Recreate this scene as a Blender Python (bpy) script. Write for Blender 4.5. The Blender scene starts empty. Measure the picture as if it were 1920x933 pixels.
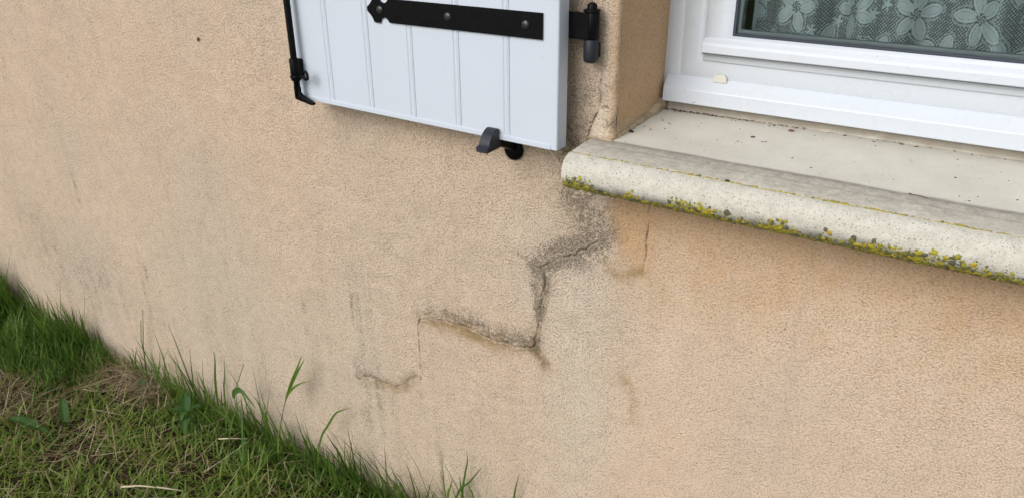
import bpy, bmesh, math, random
import numpy as np
from mathutils import Vector, Matrix

random.seed(7)
rng = np.random.default_rng(11)
S = bpy.context.scene
COL = S.collection

# ------------------------------------------------------------------ camera
YAW, PITCH, ROLL, FPX = 0.574539395, 0.44449214, -0.00816337735, 1471.94
cam = bpy.data.cameras.new("camera")
cam.sensor_fit = 'HORIZONTAL'
cam.sensor_width = 36.0
cam.lens = FPX / 1920 * 36.0
cam.clip_start = 0.02
cam.clip_end = 2000
cam_o = bpy.data.objects.new("camera", cam)
COL.objects.link(cam_o)
_f = Vector((-math.sin(YAW), math.cos(YAW), 0)); _r = Vector((math.cos(YAW), math.sin(YAW), 0)); _u = Vector((0, 0, 1))
_f2 = _f * math.cos(PITCH) - _u * math.sin(PITCH); _u2 = _u * math.cos(PITCH) + _f * math.sin(PITCH)
_r3 = _r * math.cos(ROLL) + _u2 * math.sin(ROLL); _u3 = -_r * math.sin(ROLL) + _u2 * math.cos(ROLL)
M = Matrix((( _r3.x, _u3.x, -_f2.x, 0), (_r3.y, _u3.y, -_f2.y, -1.13), (_r3.z, _u3.z, -_f2.z, 1.45), (0, 0, 0, 1)))
cam_o.matrix_world = M
S.camera = cam_o

# ------------------------------------------------------------------ sky, sun, exposure
SUN_EL, SUN_AZ = math.radians(36), math.radians(194)      # azimuth clockwise from +y
W = bpy.data.worlds.new("World"); S.world = W; W.use_nodes = True
wn, wl = W.node_tree.nodes, W.node_tree.links
wn.clear()
sky = wn.new('ShaderNodeTexSky'); sky.sky_type = 'NISHITA'; sky.sun_disc = False
sky.sun_elevation = SUN_EL; sky.sun_rotation = SUN_AZ
sky.air_density = 1.0; sky.dust_density = 3.0; sky.ozone_density = 1.0
bw = wn.new('ShaderNodeRGBToBW'); wl.new(sky.outputs[0], bw.inputs[0])
cl = wn.new('ShaderNodeMix'); cl.data_type = 'RGBA'; cl.inputs[0].default_value = 0.66   # thin overcast: cloud whitens the blue
wl.new(sky.outputs[0], cl.inputs[6]); wl.new(bw.outputs[0], cl.inputs[7])
bg = wn.new('ShaderNodeBackground'); bg.inputs[1].default_value = 0.14
wo = wn.new('ShaderNodeOutputWorld')
wl.new(cl.outputs[2], bg.inputs[0]); wl.new(bg.outputs[0], wo.inputs[0])
sun = bpy.data.lights.new("sun", 'SUN'); sun.energy = 1.0; sun.angle = math.radians(35); sun.color = (1.0, 0.95, 0.88)
sun_o = bpy.data.objects.new("sun", sun); COL.objects.link(sun_o)
sd = Vector((math.sin(SUN_AZ) * math.cos(SUN_EL), math.cos(SUN_AZ) * math.cos(SUN_EL), math.sin(SUN_EL)))
sun_o.rotation_euler = (-sd).to_track_quat('-Z', 'Y').to_euler()
S.view_settings.view_transform = 'Standard'
S.view_settings.look = 'None'
S.view_settings.gamma = 1
S.view_settings.use_curve_mapping = False
S.view_settings.exposure = 0.30

# ------------------------------------------------------------------ helpers
def link(name, me, mat=None, parent=None, loc=(0, 0, 0)):
    o = bpy.data.objects.new(name, me); COL.objects.link(o); o.location = loc
    if mat is not None and me is not None: me.materials.append(mat)
    if parent is not None: o.parent = parent
    return o
def tag(o, label=None, cat=None, group=None, kind=None):
    if label: o['label'] = label
    if cat: o['category'] = cat
    if group: o['group'] = group
    if kind: o['kind'] = kind
    return o
def empty(name, loc=(0, 0, 0)):
    o = bpy.data.objects.new(name, None); o.empty_display_size = 0.05; COL.objects.link(o); o.location = loc
    return o
def inv(o, parent):
    """parent o (built in world coordinates) to an Empty that is not at the origin"""
    o.parent = parent; o.location = Vector(o.location) - parent.location
    return o
def mesh_np(name, V, F, smooth=False, attrs=None):
    me = bpy.data.meshes.new(name)
    V = np.asarray(V, dtype=np.float32)
    me.vertices.add(len(V)); me.vertices.foreach_set('co', V.ravel())
    if isinstance(F, np.ndarray): F = [F]
    loops = np.concatenate([f.ravel() for f in F]).astype(np.int32)
    tot = np.concatenate([np.full(len(f), f.shape[1]) for f in F]).astype(np.int32)
    st = np.concatenate([[0], np.cumsum(tot)[:-1]]).astype(np.int32)
    me.loops.add(len(loops)); me.loops.foreach_set('vertex_index', loops)
    me.polygons.add(len(tot)); me.polygons.foreach_set('loop_start', st)
    me.polygons.foreach_set('loop_total', tot)
    if smooth: me.polygons.foreach_set('use_smooth', np.ones(len(tot), dtype=bool))
    me.update(calc_edges=True); me.validate()
    for k, a in (attrs or {}).items():
        at = me.attributes.new(k, 'FLOAT', 'POINT'); at.data.foreach_set('value', np.asarray(a, dtype=np.float32))
    return me
class B:
    """collects shapes of one part in a bmesh"""
    def __init__(s): s.bm = bmesh.new()
    def box(s, lo, hi, bev=0.0, seg=2):
        g = bmesh.ops.create_cube(s.bm, size=1.0)
        vs = g['verts']
        for v in vs:
            v.co = Vector([lo[i] + (v.co[i] + 0.5) * (hi[i] - lo[i]) for i in range(3)])
        if bev:
            es = list({e for v in vs for e in v.link_edges})
            bmesh.ops.bevel(s.bm, geom=es, offset=bev, segments=seg, affect='EDGES', profile=0.5)
        return s
    def prism(s, pts, axis, a, b, bev=0.0, seg=2):
        """closed 2-D outline extruded along axis from a to b"""
        def P(p, t):
            if axis == 0: return (t, p[0], p[1])
            if axis == 1: return (p[0], t, p[1])
            return (p[0], p[1], t)
        v0 = [s.bm.verts.new(P(p, a)) for p in pts]; v1 = [s.bm.verts.new(P(p, b)) for p in pts]
        n = len(pts); fs = []
        fs.append(s.bm.faces.new(v0)); fs.append(s.bm.faces.new(v1[::-1]))
        for i in range(n):
            s.bm.faces.new((v0[i], v1[i], v1[(i + 1) % n], v0[(i + 1) % n]))
        bmesh.ops.recalc_face_normals(s.bm, faces=list({f for v in v0 + v1 for f in v.link_faces}))
        if bev:
            es = list({e for f in fs for e in f.edges})
            bmesh.ops.bevel(s.bm, geom=es, offset=bev, segments=seg, affect='EDGES', profile=0.5)
        return s
    def tube(s, pts, rad, n=12, cap=True):
        pts = [Vector(p) for p in pts]
        rad = rad if isinstance(rad, (list, tuple)) else [rad] * len(pts)
        rings = []; up = None
        for i, p in enumerate(pts):
            d = (pts[min(i + 1, len(pts) - 1)] - pts[max(i - 1, 0)]).normalized()
            if up is None:
                up = Vector((0, 0, 1)) if abs(d.z) < 0.9 else Vector((1, 0, 0))
            a = d.cross(up).normalized(); b = a.cross(d).normalized(); up = b
            rings.append([s.bm.verts.new(p + (a * math.cos(t) + b * math.sin(t)) * rad[i]) for t in [2 * math.pi * k / n for k in range(n)]])
        for r0, r1 in zip(rings, rings[1:]):
            for k in range(n):
                s.bm.faces.new((r0[k], r0[(k + 1) % n], r1[(k + 1) % n], r1[k])).smooth = True
        if cap:
            s.bm.faces.new(rings[0][::-1]); s.bm.faces.new(rings[-1])
        return s
    def lathe(s, prof, o, axis=(0, 0, 1), n=24):
        """prof: list of (radius, height along axis) from o"""
        ax = Vector(axis).normalized(); q = Vector((0, 0, 1)).rotation_difference(ax); o = Vector(o); rings = []
        for r, h in prof:
            if r < 1e-6: rings.append([s.bm.verts.new(o + ax * h)])
            else: rings.append([s.bm.verts.new(o + q @ Vector((r * math.cos(t), r * math.sin(t), h))) for t in [2 * math.pi * k / n for k in range(n)]])
        fs = []
        for a, b in zip(rings, rings[1:]):
            for k in range(n):
                k2 = (k + 1) % n
                if len(a) == 1 and len(b) == 1: continue
                if len(a) == 1: f = s.bm.faces.new((a[0], b[k2], b[k]))
                elif len(b) == 1: f = s.bm.faces.new((a[k], a[k2], b[0]))
                else: f = s.bm.faces.new((a[k], a[k2], b[k2], b[k]))
                f.smooth = True; fs.append(f)
        bmesh.ops.recalc_face_normals(s.bm, faces=fs)
        return s
    def blob(s, c, r, jit=0.15, sub=2, seed=0):
        rd = random.Random(seed)
        g = bmesh.ops.create_icosphere(s.bm, subdivisions=sub, radius=1.0)
        for v in g['verts']:
            k = 1 + rd.uniform(-jit, jit)
            v.co = Vector(c) + Vector((v.co.x * r[0], v.co.y * r[1], v.co.z * r[2])) * k
        for f in {f for v in g['verts'] for f in v.link_faces}: f.smooth = True
        return s
    def done(s, name, mat, parent=None):
        me = bpy.data.meshes.new(name)
        bmesh.ops.recalc_face_normals(s.bm, faces=s.bm.faces[:])
        s.bm.to_mesh(me); s.bm.free()
        o = link(name, me, mat)
        if parent is not None: inv(o, parent)
        return o

def vnoise(x, y, seed=0):
    """smooth value noise on numpy arrays, -1..1"""
    tab = np.random.default_rng(seed).uniform(-1, 1, (256, 256)).astype(np.float32)
    xi = np.floor(x).astype(int); yi = np.floor(y).astype(int)
    fx = x - xi; fy = y - yi; fx = fx * fx * (3 - 2 * fx); fy = fy * fy * (3 - 2 * fy)
    g = lambda i, j: tab[i % 256, j % 256]
    return (g(xi, yi) * (1 - fx) + g(xi + 1, yi) * fx) * (1 - fy) + (g(xi, yi + 1) * (1 - fx) + g(xi + 1, yi + 1) * fx) * fy
def fbm(x, y, seed=0, o=4):
    r = 0; a = 1; t = 0
    for k in range(o):
        r = r + a * vnoise(x * 2 ** k, y * 2 ** k, seed + k); t += a; a *= 0.5
    return r / t
def sstep(a, b, x):
    t = np.clip((x - a) / (b - a), 0, 1); return t * t * (3 - 2 * t)

# ------------------------------------------------------------------ materials
class N:
    def __init__(s, name):
        s.m = bpy.data.materials.new(name); s.m.use_nodes = True
        s.t = s.m.node_tree; s.n = s.t.nodes; s.l = s.t.links; s.n.clear()
        s.out = s.n.new('ShaderNodeOutputMaterial'); s.p = s.n.new('ShaderNodeBsdfPrincipled')
        s.l.new(s.p.outputs[0], s.out.inputs[0])
        s.co = s.n.new('ShaderNodeTexCoord').outputs['Object']
    def set(s, sock, v):
        if hasattr(v, 'is_output'): s.l.new(v, sock)
        else: sock.default_value = v if not isinstance(v, tuple) or len(v) != 3 or sock.type != 'RGBA' else (*v, 1)
    def map(s, scale): 
        m = s.n.new('ShaderNodeMapping'); s.l.new(s.co, m.inputs[0]); m.inputs['Scale'].default_value = scale; return m.outputs[0]
    def noise(s, scale, detail=3, rough=0.5, vec=None, dist=0.0):
        n = s.n.new('ShaderNodeTexNoise'); n.inputs['Scale'].default_value = scale; n.inputs['Detail'].default_value = detail
        n.inputs['Roughness'].default_value = rough; n.inputs['Distortion'].default_value = dist
        s.l.new(vec if vec is not None else s.co, n.inputs['Vector']); return n.outputs['Fac']
    def voro(s, scale, feat='F1', vec=None, out='Distance'):
        n = s.n.new('ShaderNodeTexVoronoi'); n.feature = feat; n.inputs['Scale'].default_value = scale
        s.l.new(vec if vec is not None else s.co, n.inputs['Vector']); return n.outputs[out]
    def attr(s, name):
        n = s.n.new('ShaderNodeAttribute'); n.attribute_name = name; return n.outputs['Fac']
    def math(s, op, a, b=0.0, c=None, clamp=False):
        n = s.n.new('ShaderNodeMath'); n.operation = op; n.use_clamp = clamp
        s.set(n.inputs[0], a); s.set(n.inputs[1], b)
        if c is not None: s.set(n.inputs[2], c)
        return n.outputs[0]
    def rng(s, v, a, b, c=0.0, d=1.0):
        n = s.n.new('ShaderNodeMapRange'); n.interpolation_type = 'SMOOTHSTEP'
        s.set(n.inputs[0], v)
        for i, x in enumerate((a, b, c, d)): s.set(n.inputs[1 + i], x)
        return n.outputs[0]
    def mix(s, f, a, b, mode='MIX'):
        n = s.n.new('ShaderNodeMix'); n.data_type = 'RGBA'; n.blend_type = mode
        s.set(n.inputs[0], f); s.set(n.inputs[6], a); s.set(n.inputs[7], b); return n.outputs[2]
    def ramp(s, f, stops):
        n = s.n.new('ShaderNodeValToRGB'); s.set(n.inputs[0], f)
        e = n.color_ramp.elements
        while len(e) < len(stops): e.new(0.5)
        for x, (p, c) in zip(e, stops): x.position = p; x.color = (*c, 1)
        return n.outputs[0]
    def xyz(s):
        n = s.n.new('ShaderNodeSeparateXYZ'); s.l.new(s.co, n.inputs[0]); return n.outputs
    def bump(s, h, dist, strength=1.0, prev=None):
        n = s.n.new('ShaderNodeBump'); n.inputs['Distance'].default_value = dist; s.set(n.inputs['Strength'], strength)
        s.l.new(h, n.inputs['Height'])
        if prev is not None: s.l.new(prev, n.inputs['Normal'])
        s.l.new(n.outputs[0], s.p.inputs['Normal']); return n.outputs[0]
    def end(s, col=None, rough=None, spec=None):
        if col is not None: s.set(s.p.inputs['Base Color'], col)
        if rough is not None: s.set(s.p.inputs['Roughness'], rough)
        if spec is not None: s.set(s.p.inputs['Specular IOR Level'], spec)
        return s.m

# rendered wall
def mat_wall():
    k = N('rough_render')
    warp = k.n.new('ShaderNodeVectorMath'); warp.operation = 'MULTIPLY_ADD'
    nz = k.n.new('ShaderNodeTexNoise'); nz.inputs['Scale'].default_value = 120; k.l.new(k.co, nz.inputs['Vector'])
    k.l.new(nz.outputs['Color'], warp.inputs[0]); warp.inputs[1].default_value = (0.004, 0.004, 0.004); k.l.new(k.co, warp.inputs[2])
    pebble = k.voro(320, 'F1', warp.outputs[0])
    grain = k.noise(520, 2.0, 0.6)
    size = k.rng(k.noise(34, 3, 0.6), 0.35, 0.65, 0.55, 1.15)          # coarser and finer patches of the throw
    h = k.math('ADD', k.math('MULTIPLY', grain, 0.55), k.math('MULTIPLY', k.math('MULTIPLY', pebble, size), -0.75))
    h = k.math('ADD', h, k.math('MULTIPLY', k.noise(60, 2, 0.5), 0.35))
    mid = k.noise(9, 4, 0.6); big = k.noise(1.6, 3, 0.55)
    col = k.ramp(mid, [(0.3, (0.635, 0.492, 0.378)), (0.7, (0.700, 0.550, 0.428))])
    col = k.mix(k.rng(big, 0.40, 0.66, 0, 0.7), col, (0.58, 0.495, 0.405))
    col = k.mix(k.attr('pale'), col, (0.67, 0.585, 0.485))
    col = k.mix(k.attr('fresh_shade'), col, (0.58, 0.385, 0.225))  # orange coat below sill and on jamb, partly shade put into the colour
    col = k.mix(k.attr('ochre'), col, (0.37, 0.255, 0.125))
    # dirt sits in the hollows of the grain
    hol = k.rng(pebble, 0.42, 0.72, 0.0, 1.0)
    g = k.attr('grime')
    gf = k.math('MULTIPLY', g, k.math('MULTIPLY_ADD', hol, 1.0, 0.50), clamp=True)
    col = k.mix(gf, col, (0.115, 0.106, 0.086))
    streak = k.noise(1, 4, 0.6, k.map((28, 1, 2.2)))
    col = k.mix(k.math('MULTIPLY', k.rng(streak, 0.52, 0.75), 0.12), col, (0.22, 0.20, 0.18))
    # dusty hollows darker, tips lighter: relief shading put into the colour, weaker where smooth
    col = k.mix(k.math('MULTIPLY', hol, k.math('MULTIPLY_ADD', k.attr('smooth'), -0.35, 0.52)), col, (0.31, 0.235, 0.165))
    col = k.mix(k.math('MULTIPLY', k.rng(pebble, 0.30, 0.05), 0.22), col, (0.84, 0.70, 0.56))
    spk = k.math('MULTIPLY', k.rng(k.noise(300, 2, 0.6), 0.62, 0.72), 0.45)
    col = k.mix(spk, col, (0.27, 0.21, 0.155))
    pits = k.rng(k.noise(260, 1, 0.5), 0.30, 0.36, 1.0, 0.0)
    col = k.mix(k.math('MULTIPLY', pits, 0.5), col, (0.16, 0.11, 0.07))
    col = k.mix(k.attr('crack'), col, (0.030, 0.024, 0.019))
    st = k.math('MULTIPLY_ADD', k.attr('smooth'), -0.72, 1.0)
    k.bump(h, 0.0028, st)
    return k.end(col, 0.93, 0.15)
def mat_plain(name, c, rough, spec=0.5, var=0.06, nscale=25, bumpd=0.0, bscale=200):
    k = N(name)
    a = tuple(x * (1 - var) for x in c); b = tuple(min(1, x * (1 + var)) for x in c)
    col = k.ramp(k.noise(nscale, 4, 0.6), [(0.3, a), (0.7, b)])
    if bumpd: k.bump(k.noise(bscale, 3), bumpd, 1.0)
    return k.end(col, rough, spec)
def mat_pvc(name, c, specks=0.5, rough=0.32):
    k = N(name)
    col = k.mix(k.rng(k.noise(7, 4, 0.6), 0.35, 0.75, 0, 0.10), c, (0.62, 0.60, 0.54))
    sp = k.rng(k.noise(120, 1.5, 0.5), 0.735, 0.77)
    clus = k.rng(k.noise(9, 3, 0.6), 0.45, 0.65)
    col = k.mix(k.math('MULTIPLY', k.math('MULTIPLY', sp, clus), specks), col, (0.16, 0.13, 0.10))
    k.bump(k.noise(40, 3, 0.5), 0.0004, 0.25)
    return k.end(col, k.rng(k.noise(18, 3), 0.3, 0.7, rough - 0.06, rough + 0.1), 0.45)
def mat_sill():
    k = N('cast_stone')
    X, Y, Z = k.xyz()
    edge = k.math('ADD', Y, k.math('MULTIPLY_ADD', k.noise(30, 4, 0.6, k.map((0.35, 1, 1))), 0.012, -0.006))
    m = k.noise(14, 5, 0.6)
    cream = k.ramp(m, [(0.3, (0.56, 0.54, 0.475)), (0.7, (0.645, 0.625, 0.56))])
    nose = k.ramp(k.noise(60, 4, 0.65), [(0.3, (0.50, 0.485, 0.425)), (0.7, (0.64, 0.62, 0.555))])
    dirty = k.ramp(k.math('ADD', k.noise(85, 6, 0.75), k.math('MULTIPLY', Y, -3.6)), [(0.36, (0.29, 0.265, 0.225)), (0.82, (0.58, 0.555, 0.49))])
    # strip between the wall face and the drip groove is weathered grey
    isd = k.math('MULTIPLY', k.rng(edge, -0.004, 0.001, 1.0, 0.0), 1.0)
    isn = k.rng(edge, -0.075, -0.0715, 1.0, 0.0)
    col = k.mix(isd, cream, dirty)
    tide = k.rng(k.math('ABSOLUTE', k.math('ADD', edge, 0.004)), 0.0, 0.010, 0.45, 0.0)
    col = k.mix(tide, col, (0.20, 0.18, 0.155))
    midl = k.rng(k.math('ABSOLUTE', k.math('ADD', edge, 0.030)), 0.0, 0.004, 0.28, 0.0)
    col = k.mix(midl, col, (0.20, 0.165, 0.14))
    col = k.mix(isn, col, nose)
    # stains at the corner with the frame and at the sheltered left end
    back = k.rng(k.math('ADD', Y, k.math('MULTIPLY', k.noise(40, 4), 0.03)), 0.195, 0.215)
    col = k.mix(k.math('MULTIPLY', back, 0.55), col, (0.20, 0.15, 0.10))
    # algae on the underside of the nose
    al = k.rng(k.math('ADD', Z, k.math('MULTIPLY_ADD', k.noise(45, 5, 0.7), 0.024, -0.012)), 1.000, 1.019, 1.0, 0.0)
    col = k.mix(k.math('MULTIPLY', al, k.math('MULTIPLY', isn, 0.9)), col, (0.15, 0.145, 0.13))
    # dark specks
    sp = k.math('MULTIPLY', k.rng(k.noise(420, 2, 0.6), 0.57, 0.66), k.math('MULTIPLY_ADD', isn, 0.48, 0.14))
    col = k.mix(sp, col, (0.14, 0.125, 0.11))
    sp2 = k.math('MULTIPLY', k.rng(k.voro(75), 0.05, 0.13, 1.0, 0.0), k.rng(k.noise(60, 2), 0.5, 0.62))
    col = k.mix(k.math('MULTIPLY', sp2, 0.8), col, (0.12, 0.11, 0.10))
    k.bump(k.noise(300, 4, 0.6), 0.0018, k.math('MULTIPLY_ADD', isd, 0.6, 0.15))
    return k.end(col, 0.85, 0.2)
def mat_leaf(name, stops, trans=0.45, attr='tint'):
    k = N(name)
    col = k.ramp(k.attr(attr), stops)
    k.end(col, 0.55, 0.3)
    tr = k.n.new('ShaderNodeBsdfTranslucent'); k.l.new(col, tr.inputs[0])
    mx = k.n.new('ShaderNodeMixShader'); mx.inputs[0].default_value = trans
    k.l.new(k.p.outputs[0], mx.inputs[1]); k.l.new(tr.outputs[0], mx.inputs[2]); k.l.new(mx.outputs[0], k.out.inputs[0])
    return k.m
def mat_lace():
    k = N('lace_fabric')
    d = k.attr('lace')
    k.end((0.75, 0.85, 0.87), 0.9, 0.1)
    tr = k.n.new('ShaderNodeBsdfTranslucent'); tr.inputs[0].default_value = (0.75, 0.85, 0.87, 1)
    m1 = k.n.new('ShaderNodeMixShader'); m1.inputs[0].default_value = 0.35
    k.l.new(k.p.outputs[0], m1.inputs[1]); k.l.new(tr.outputs[0], m1.inputs[2])
    tp = k.n.new('ShaderNodeBsdfTransparent'); m2 = k.n.new('ShaderNodeMixShader')
    k.l.new(d, m2.inputs[0]); k.l.new(tp.outputs[0], m2.inputs[1]); k.l.new(m1.outputs[0], m2.inputs[2]); k.l.new(m2.outputs[0], k.out.inputs[0])
    return k.m
def mat_glass():
    k = N('window_glass')
    tp = k.n.new('ShaderNodeBsdfTransparent'); tp.inputs[0].default_value = (0.91, 0.94, 0.945, 1)
    gl = k.n.new('ShaderNodeBsdfGlossy'); gl.inputs['Roughness'].default_value = 0.01; gl.inputs[0].default_value = (0.95, 1, 0.98, 1)
    fr = k.n.new('ShaderNodeFresnel'); fr.inputs[0].default_value = 1.5
    mx = k.n.new('ShaderNodeMixShader'); k.l.new(fr.outputs[0], mx.inputs[0]); k.l.new(tp.outputs[0], mx.inputs[1]); k.l.new(gl.outputs[0], mx.inputs[2])
    k.l.new(mx.outputs[0], k.out.inputs[0]); return k.m
def mat_soil():
    k = N('lawn_soil')
    X, Y, Z = k.xyz()
    n = k.noise(45, 6, 0.7)
    soil = k.ramp(n, [(0.3, (0.020, 0.014, 0.010)), (0.7, (0.085, 0.060, 0.040))])
    turf = k.ramp(k.noise(14, 6, 0.7), [(0.3, (0.030, 0.055, 0.015)), (0.7, (0.085, 0.11, 0.035))])
    far = k.rng(Y, -1.6, -1.0, 1.0, 0.0)
    col = k.mix(far, soil, turf)
    k.bump(n, 0.02, 0.7)
    return k.end(col, 1.0, 0.05)

M_WALL = mat_wall()
M_SHUT = mat_pvc('shutter_pvc', (0.585, 0.645, 0.75), 0.15, 0.38)
M_PVC = mat_pvc('frame_pvc', (0.61, 0.66, 0.73), 0.55, 0.30)
M_COVER = mat_pvc('cover_pvc', (0.60, 0.655, 0.725), 0.75, 0.28)
M_BLACK = mat_plain('black_painted_metal', (0.004, 0.004, 0.005), 0.45, 0.12, 0.3, 60, 0.0003, 150)
M_GREYP = mat_plain('slate_plastic', (0.017, 0.020, 0.029), 0.48, 0.4, 0.15, 80)
M_STEEL = mat_plain('worn_bolt_steel', (0.03, 0.03, 0.032), 0.3, 0.6, 0.4, 200)
M_GASK = mat_plain('grey_rubber', (0.045, 0.055, 0.075), 0.6, 0.3)
M_GASKL = mat_plain('light_grey_seal', (0.24, 0.26, 0.28), 0.6, 0.3)
M_IVORY = mat_plain('ivory_plastic', (0.66, 0.67, 0.60), 0.4, 0.4)
M_SILL = mat_sill()
M_MORT = mat_plain('sill_mortar', (0.42, 0.33, 0.225), 0.95, 0.1, 0.25, 60, 0.003, 220)
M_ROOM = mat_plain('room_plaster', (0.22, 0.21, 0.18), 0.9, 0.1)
M_LACE = mat_lace(); M_GLASS = mat_glass(); M_SOIL = mat_soil()
M_GRASS = mat_leaf('grass_blade', [(0.0, (0.052, 0.116, 0.018)), (0.45, (0.15, 0.265, 0.044)), (0.8, (0.25, 0.34, 0.066)), (1.0, (0.27, 0.28, 0.09))])
M_STRAW = mat_leaf('dry_straw', [(0.0, (0.13, 0.095, 0.050)), (0.5, (0.32, 0.25, 0.145)), (1.0, (0.58, 0.51, 0.36))], 0.15)
M_WEED = mat_leaf('weed_leaf', [(0.0, (0.022, 0.062, 0.012)), (0.5, (0.045, 0.115, 0.024)), (1.0, (0.10, 0.19, 0.055))], 0.3)
M_LICH = mat_leaf('lichen_crust', [(0.0, (0.11, 0.11, 0.085)), (0.28, (0.17, 0.165, 0.055)), (0.5, (0.31, 0.28, 0.035)), (0.78, (0.46, 0.385, 0.030)), (1.0, (0.45, 0.28, 0.05))], 0.0)
M_DARK = mat_plain('dark_chitin', (0.018, 0.013, 0.010), 0.5, 0.4, 0.3, 300)
M_RUST = mat_plain('dry_leaf', (0.16, 0.065, 0.035), 0.8, 0.2, 0.4, 300)
M_DIRT = mat_plain('dirt_crumb', (0.07, 0.05, 0.035), 0.95, 0.1, 0.5, 400)

# ------------------------------------------------------------------ ground
gx = np.concatenate([[-900, -200, -40, -10], np.linspace(-4, 1.5, 120), [4, 12, 40, 200, 900]])
gy = np.concatenate([[-900, -200, -40, -10, -4], np.linspace(-1.8, 0.3, 60), [4, 40, 200, 900]])
GX, GY = np.meshgrid(gx, gy, indexing='ij')
near = (GX > -4.2) & (GX < 1.6) & (GY > -1.9)
GZ = np.where(near, 0.012 * fbm(GX * 7, GY * 7, 3), 0.0)
def grid_faces(nx, ny):
    i = np.arange(nx - 1)[:, None] * ny + np.arange(ny - 1)[None, :]
    return np.stack([i, i + ny, i + ny + 1, i + 1], -1).reshape(-1, 4)
g = link('ground', mesh_np('ground', np.stack([GX, GY, GZ], -1).reshape(-1, 3), grid_faces(len(gx), len(gy)), True), M_SOIL)
tag(g, kind='structure')

# ------------------------------------------------------------------ house wall with its cracks and stains
AX = -0.532                      # arris of the window opening
OPEN_R, OPEN_T, OPEN_B = 0.80, 2.25, 1.040
house = empty('house_wall', (-1.0, 0, 0))
tag(house, 'cracked beige rough rendered house wall with grey stains beside a window', 'wall', kind='thing')

def wig(pts, step=0.008, amp=0.0030, seed=0):
    rd = random.Random(seed); out = []
    for a, b in zip(pts, pts[1:]):
        n = max(1, int(math.hypot(b[0] - a[0], b[1] - a[1]) / step))
        for i in range(n):
            t = i / n; j = amp if i else amp * 0.4
            out.append((a[0] + (b[0] - a[0]) * t + rd.uniform(-j, j), a[1] + (b[1] - a[1]) * t + rd.uniform(-j, j)))
    out.append(pts[-1]); return out
def pdist(X, Z, pts):
    """distance to a polyline, signed side distance (positive above), position along it 0..1"""
    d = np.full(X.shape, 1e9, np.float32); t_ = np.zeros(X.shape, np.float32)
    L = np.cumsum([0] + [math.hypot(b[0] - a[0], b[1] - a[1]) for a, b in zip(pts, pts[1:])])
    for i, (a, b) in enumerate(zip(pts, pts[1:])):
        vx, vz = b[0] - a[0], b[1] - a[1]; ll = max(1e-9, vx * vx + vz * vz)
        t = np.clip(((X - a[0]) * vx + (Z - a[1]) * vz) / ll, 0, 1)
        dd = np.hypot(X - a[0] - t * vx, Z - a[1] - t * vz)
        m = dd < d; d[m] = dd[m]; t_[m] = ((L[i] + t * math.sqrt(ll)) / L[-1])[m]
    return d, t_
cA = [(-0.5328, 0.8788), (-0.5683, 0.8567), (-0.5965, 0.8305), (-0.6271, 0.8184), (-0.6494, 0.8016), (-0.6689, 0.7876), (-0.6582, 0.768), (-0.6625, 0.7383), (-0.6669, 0.7022), (-0.669, 0.672), (-0.6771, 0.6331), (-0.6831, 0.6064)]
cB = [(-0.6831, 0.6064), (-0.7144, 0.5958), (-0.7527, 0.5955), (-0.7855, 0.591), (-0.8119, 0.599), (-0.8389, 0.6006), (-0.8804, 0.5978), (-0.9159, 0.5944), (-0.9449, 0.5906), (-0.9705, 0.5813)]
cC = [(-0.9705, 0.5813), (-0.9795, 0.5609), (-0.978, 0.5203), (-0.9791, 0.4637), (-0.9835, 0.4044), (-0.9837, 0.3599)]
cD = [(-0.9976, 0.424), (-1.0286, 0.3904), (-1.071, 0.3685), (-1.1129, 0.3634), (-1.1469, 0.3615), (-1.1861, 0.3518)]
cE = [(-0.4606, 0.964), (-0.4615, 0.903), (-0.4603, 0.8735), (-0.465, 0.8419), (-0.4675, 0.8206)]
cF = [(-0.5572, 1.1778), (-0.5588, 1.1521), (-0.5614, 1.1036), (-0.5703, 1.0817), (-0.5774, 1.0624), (-0.5806, 1.0415)]
cG = [(-0.7256, 0.8042), (-0.7017, 0.7991), (-0.6841, 0.7947), (-0.6689, 0.7876)]
cH = [(-0.6689, 0.7876), (-0.6800, 0.760), (-0.6790, 0.720), (-0.6745, 0.690), (-0.6700, 0.672)]      # left side of the wedge
cI = [(-0.6831, 0.6064), (-0.667, 0.592), (-0.655, 0.577)]
cJ = [(-0.540, 0.832), (-0.530, 0.818), (-0.512, 0.812), (-0.488, 0.818), (-0.468, 0.828)]
cK = [(-0.497, 0.603), (-0.470, 0.590), (-0.4641, 0.560), (-0.4641, 0.5142)]
wcA, wcB, wcC, wcE, wcF = wig(cA, seed=1), wig(cB, seed=2), wig(cC, 0.02, 0.002, 3), wig(cE, 0.012, 0.002, 4), wig(cF, 0.012, 0.002, 5)

def lines(*seg):
    out = []
    for a, b, s in seg:
        n = max(1, int(round((b - a) / s))); out.append(np.linspace(a, b, n, endpoint=False))
    return np.concatenate(out + [[seg[-1][1]]])
RB = 0.010                       # rounding of the arris
xs = lines((-8, -3.4, 0.25), (-3.4, -1.24, 0.008), (-1.24, -1.02, 0.003), (-1.02, AX - RB, 0.0014), (AX - RB, AX, 0.001), (AX, -0.44, 0.0016), (-0.44, 0.25, 0.005), (0.25, OPEN_R, 0.05), (OPEN_R, 6, 0.3))
zs = lines((-0.15, 0.30, 0.008), (0.30, 0.56, 0.003), (0.56, 0.61, 0.0014), (0.61, 0.78, 0.002), (0.78, 0.90, 0.0014), (0.90, OPEN_B, 0.003), (OPEN_B, 1.20, 0.0022), (1.20, 1.36, 0.006), (1.36, OPEN_T, 0.05), (OPEN_T, 3.0, 0.1))
X, Z = np.meshgrid(xs, zs, indexing='ij'); X = X.astype(np.float32); Z = Z.astype(np.float32)
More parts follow.
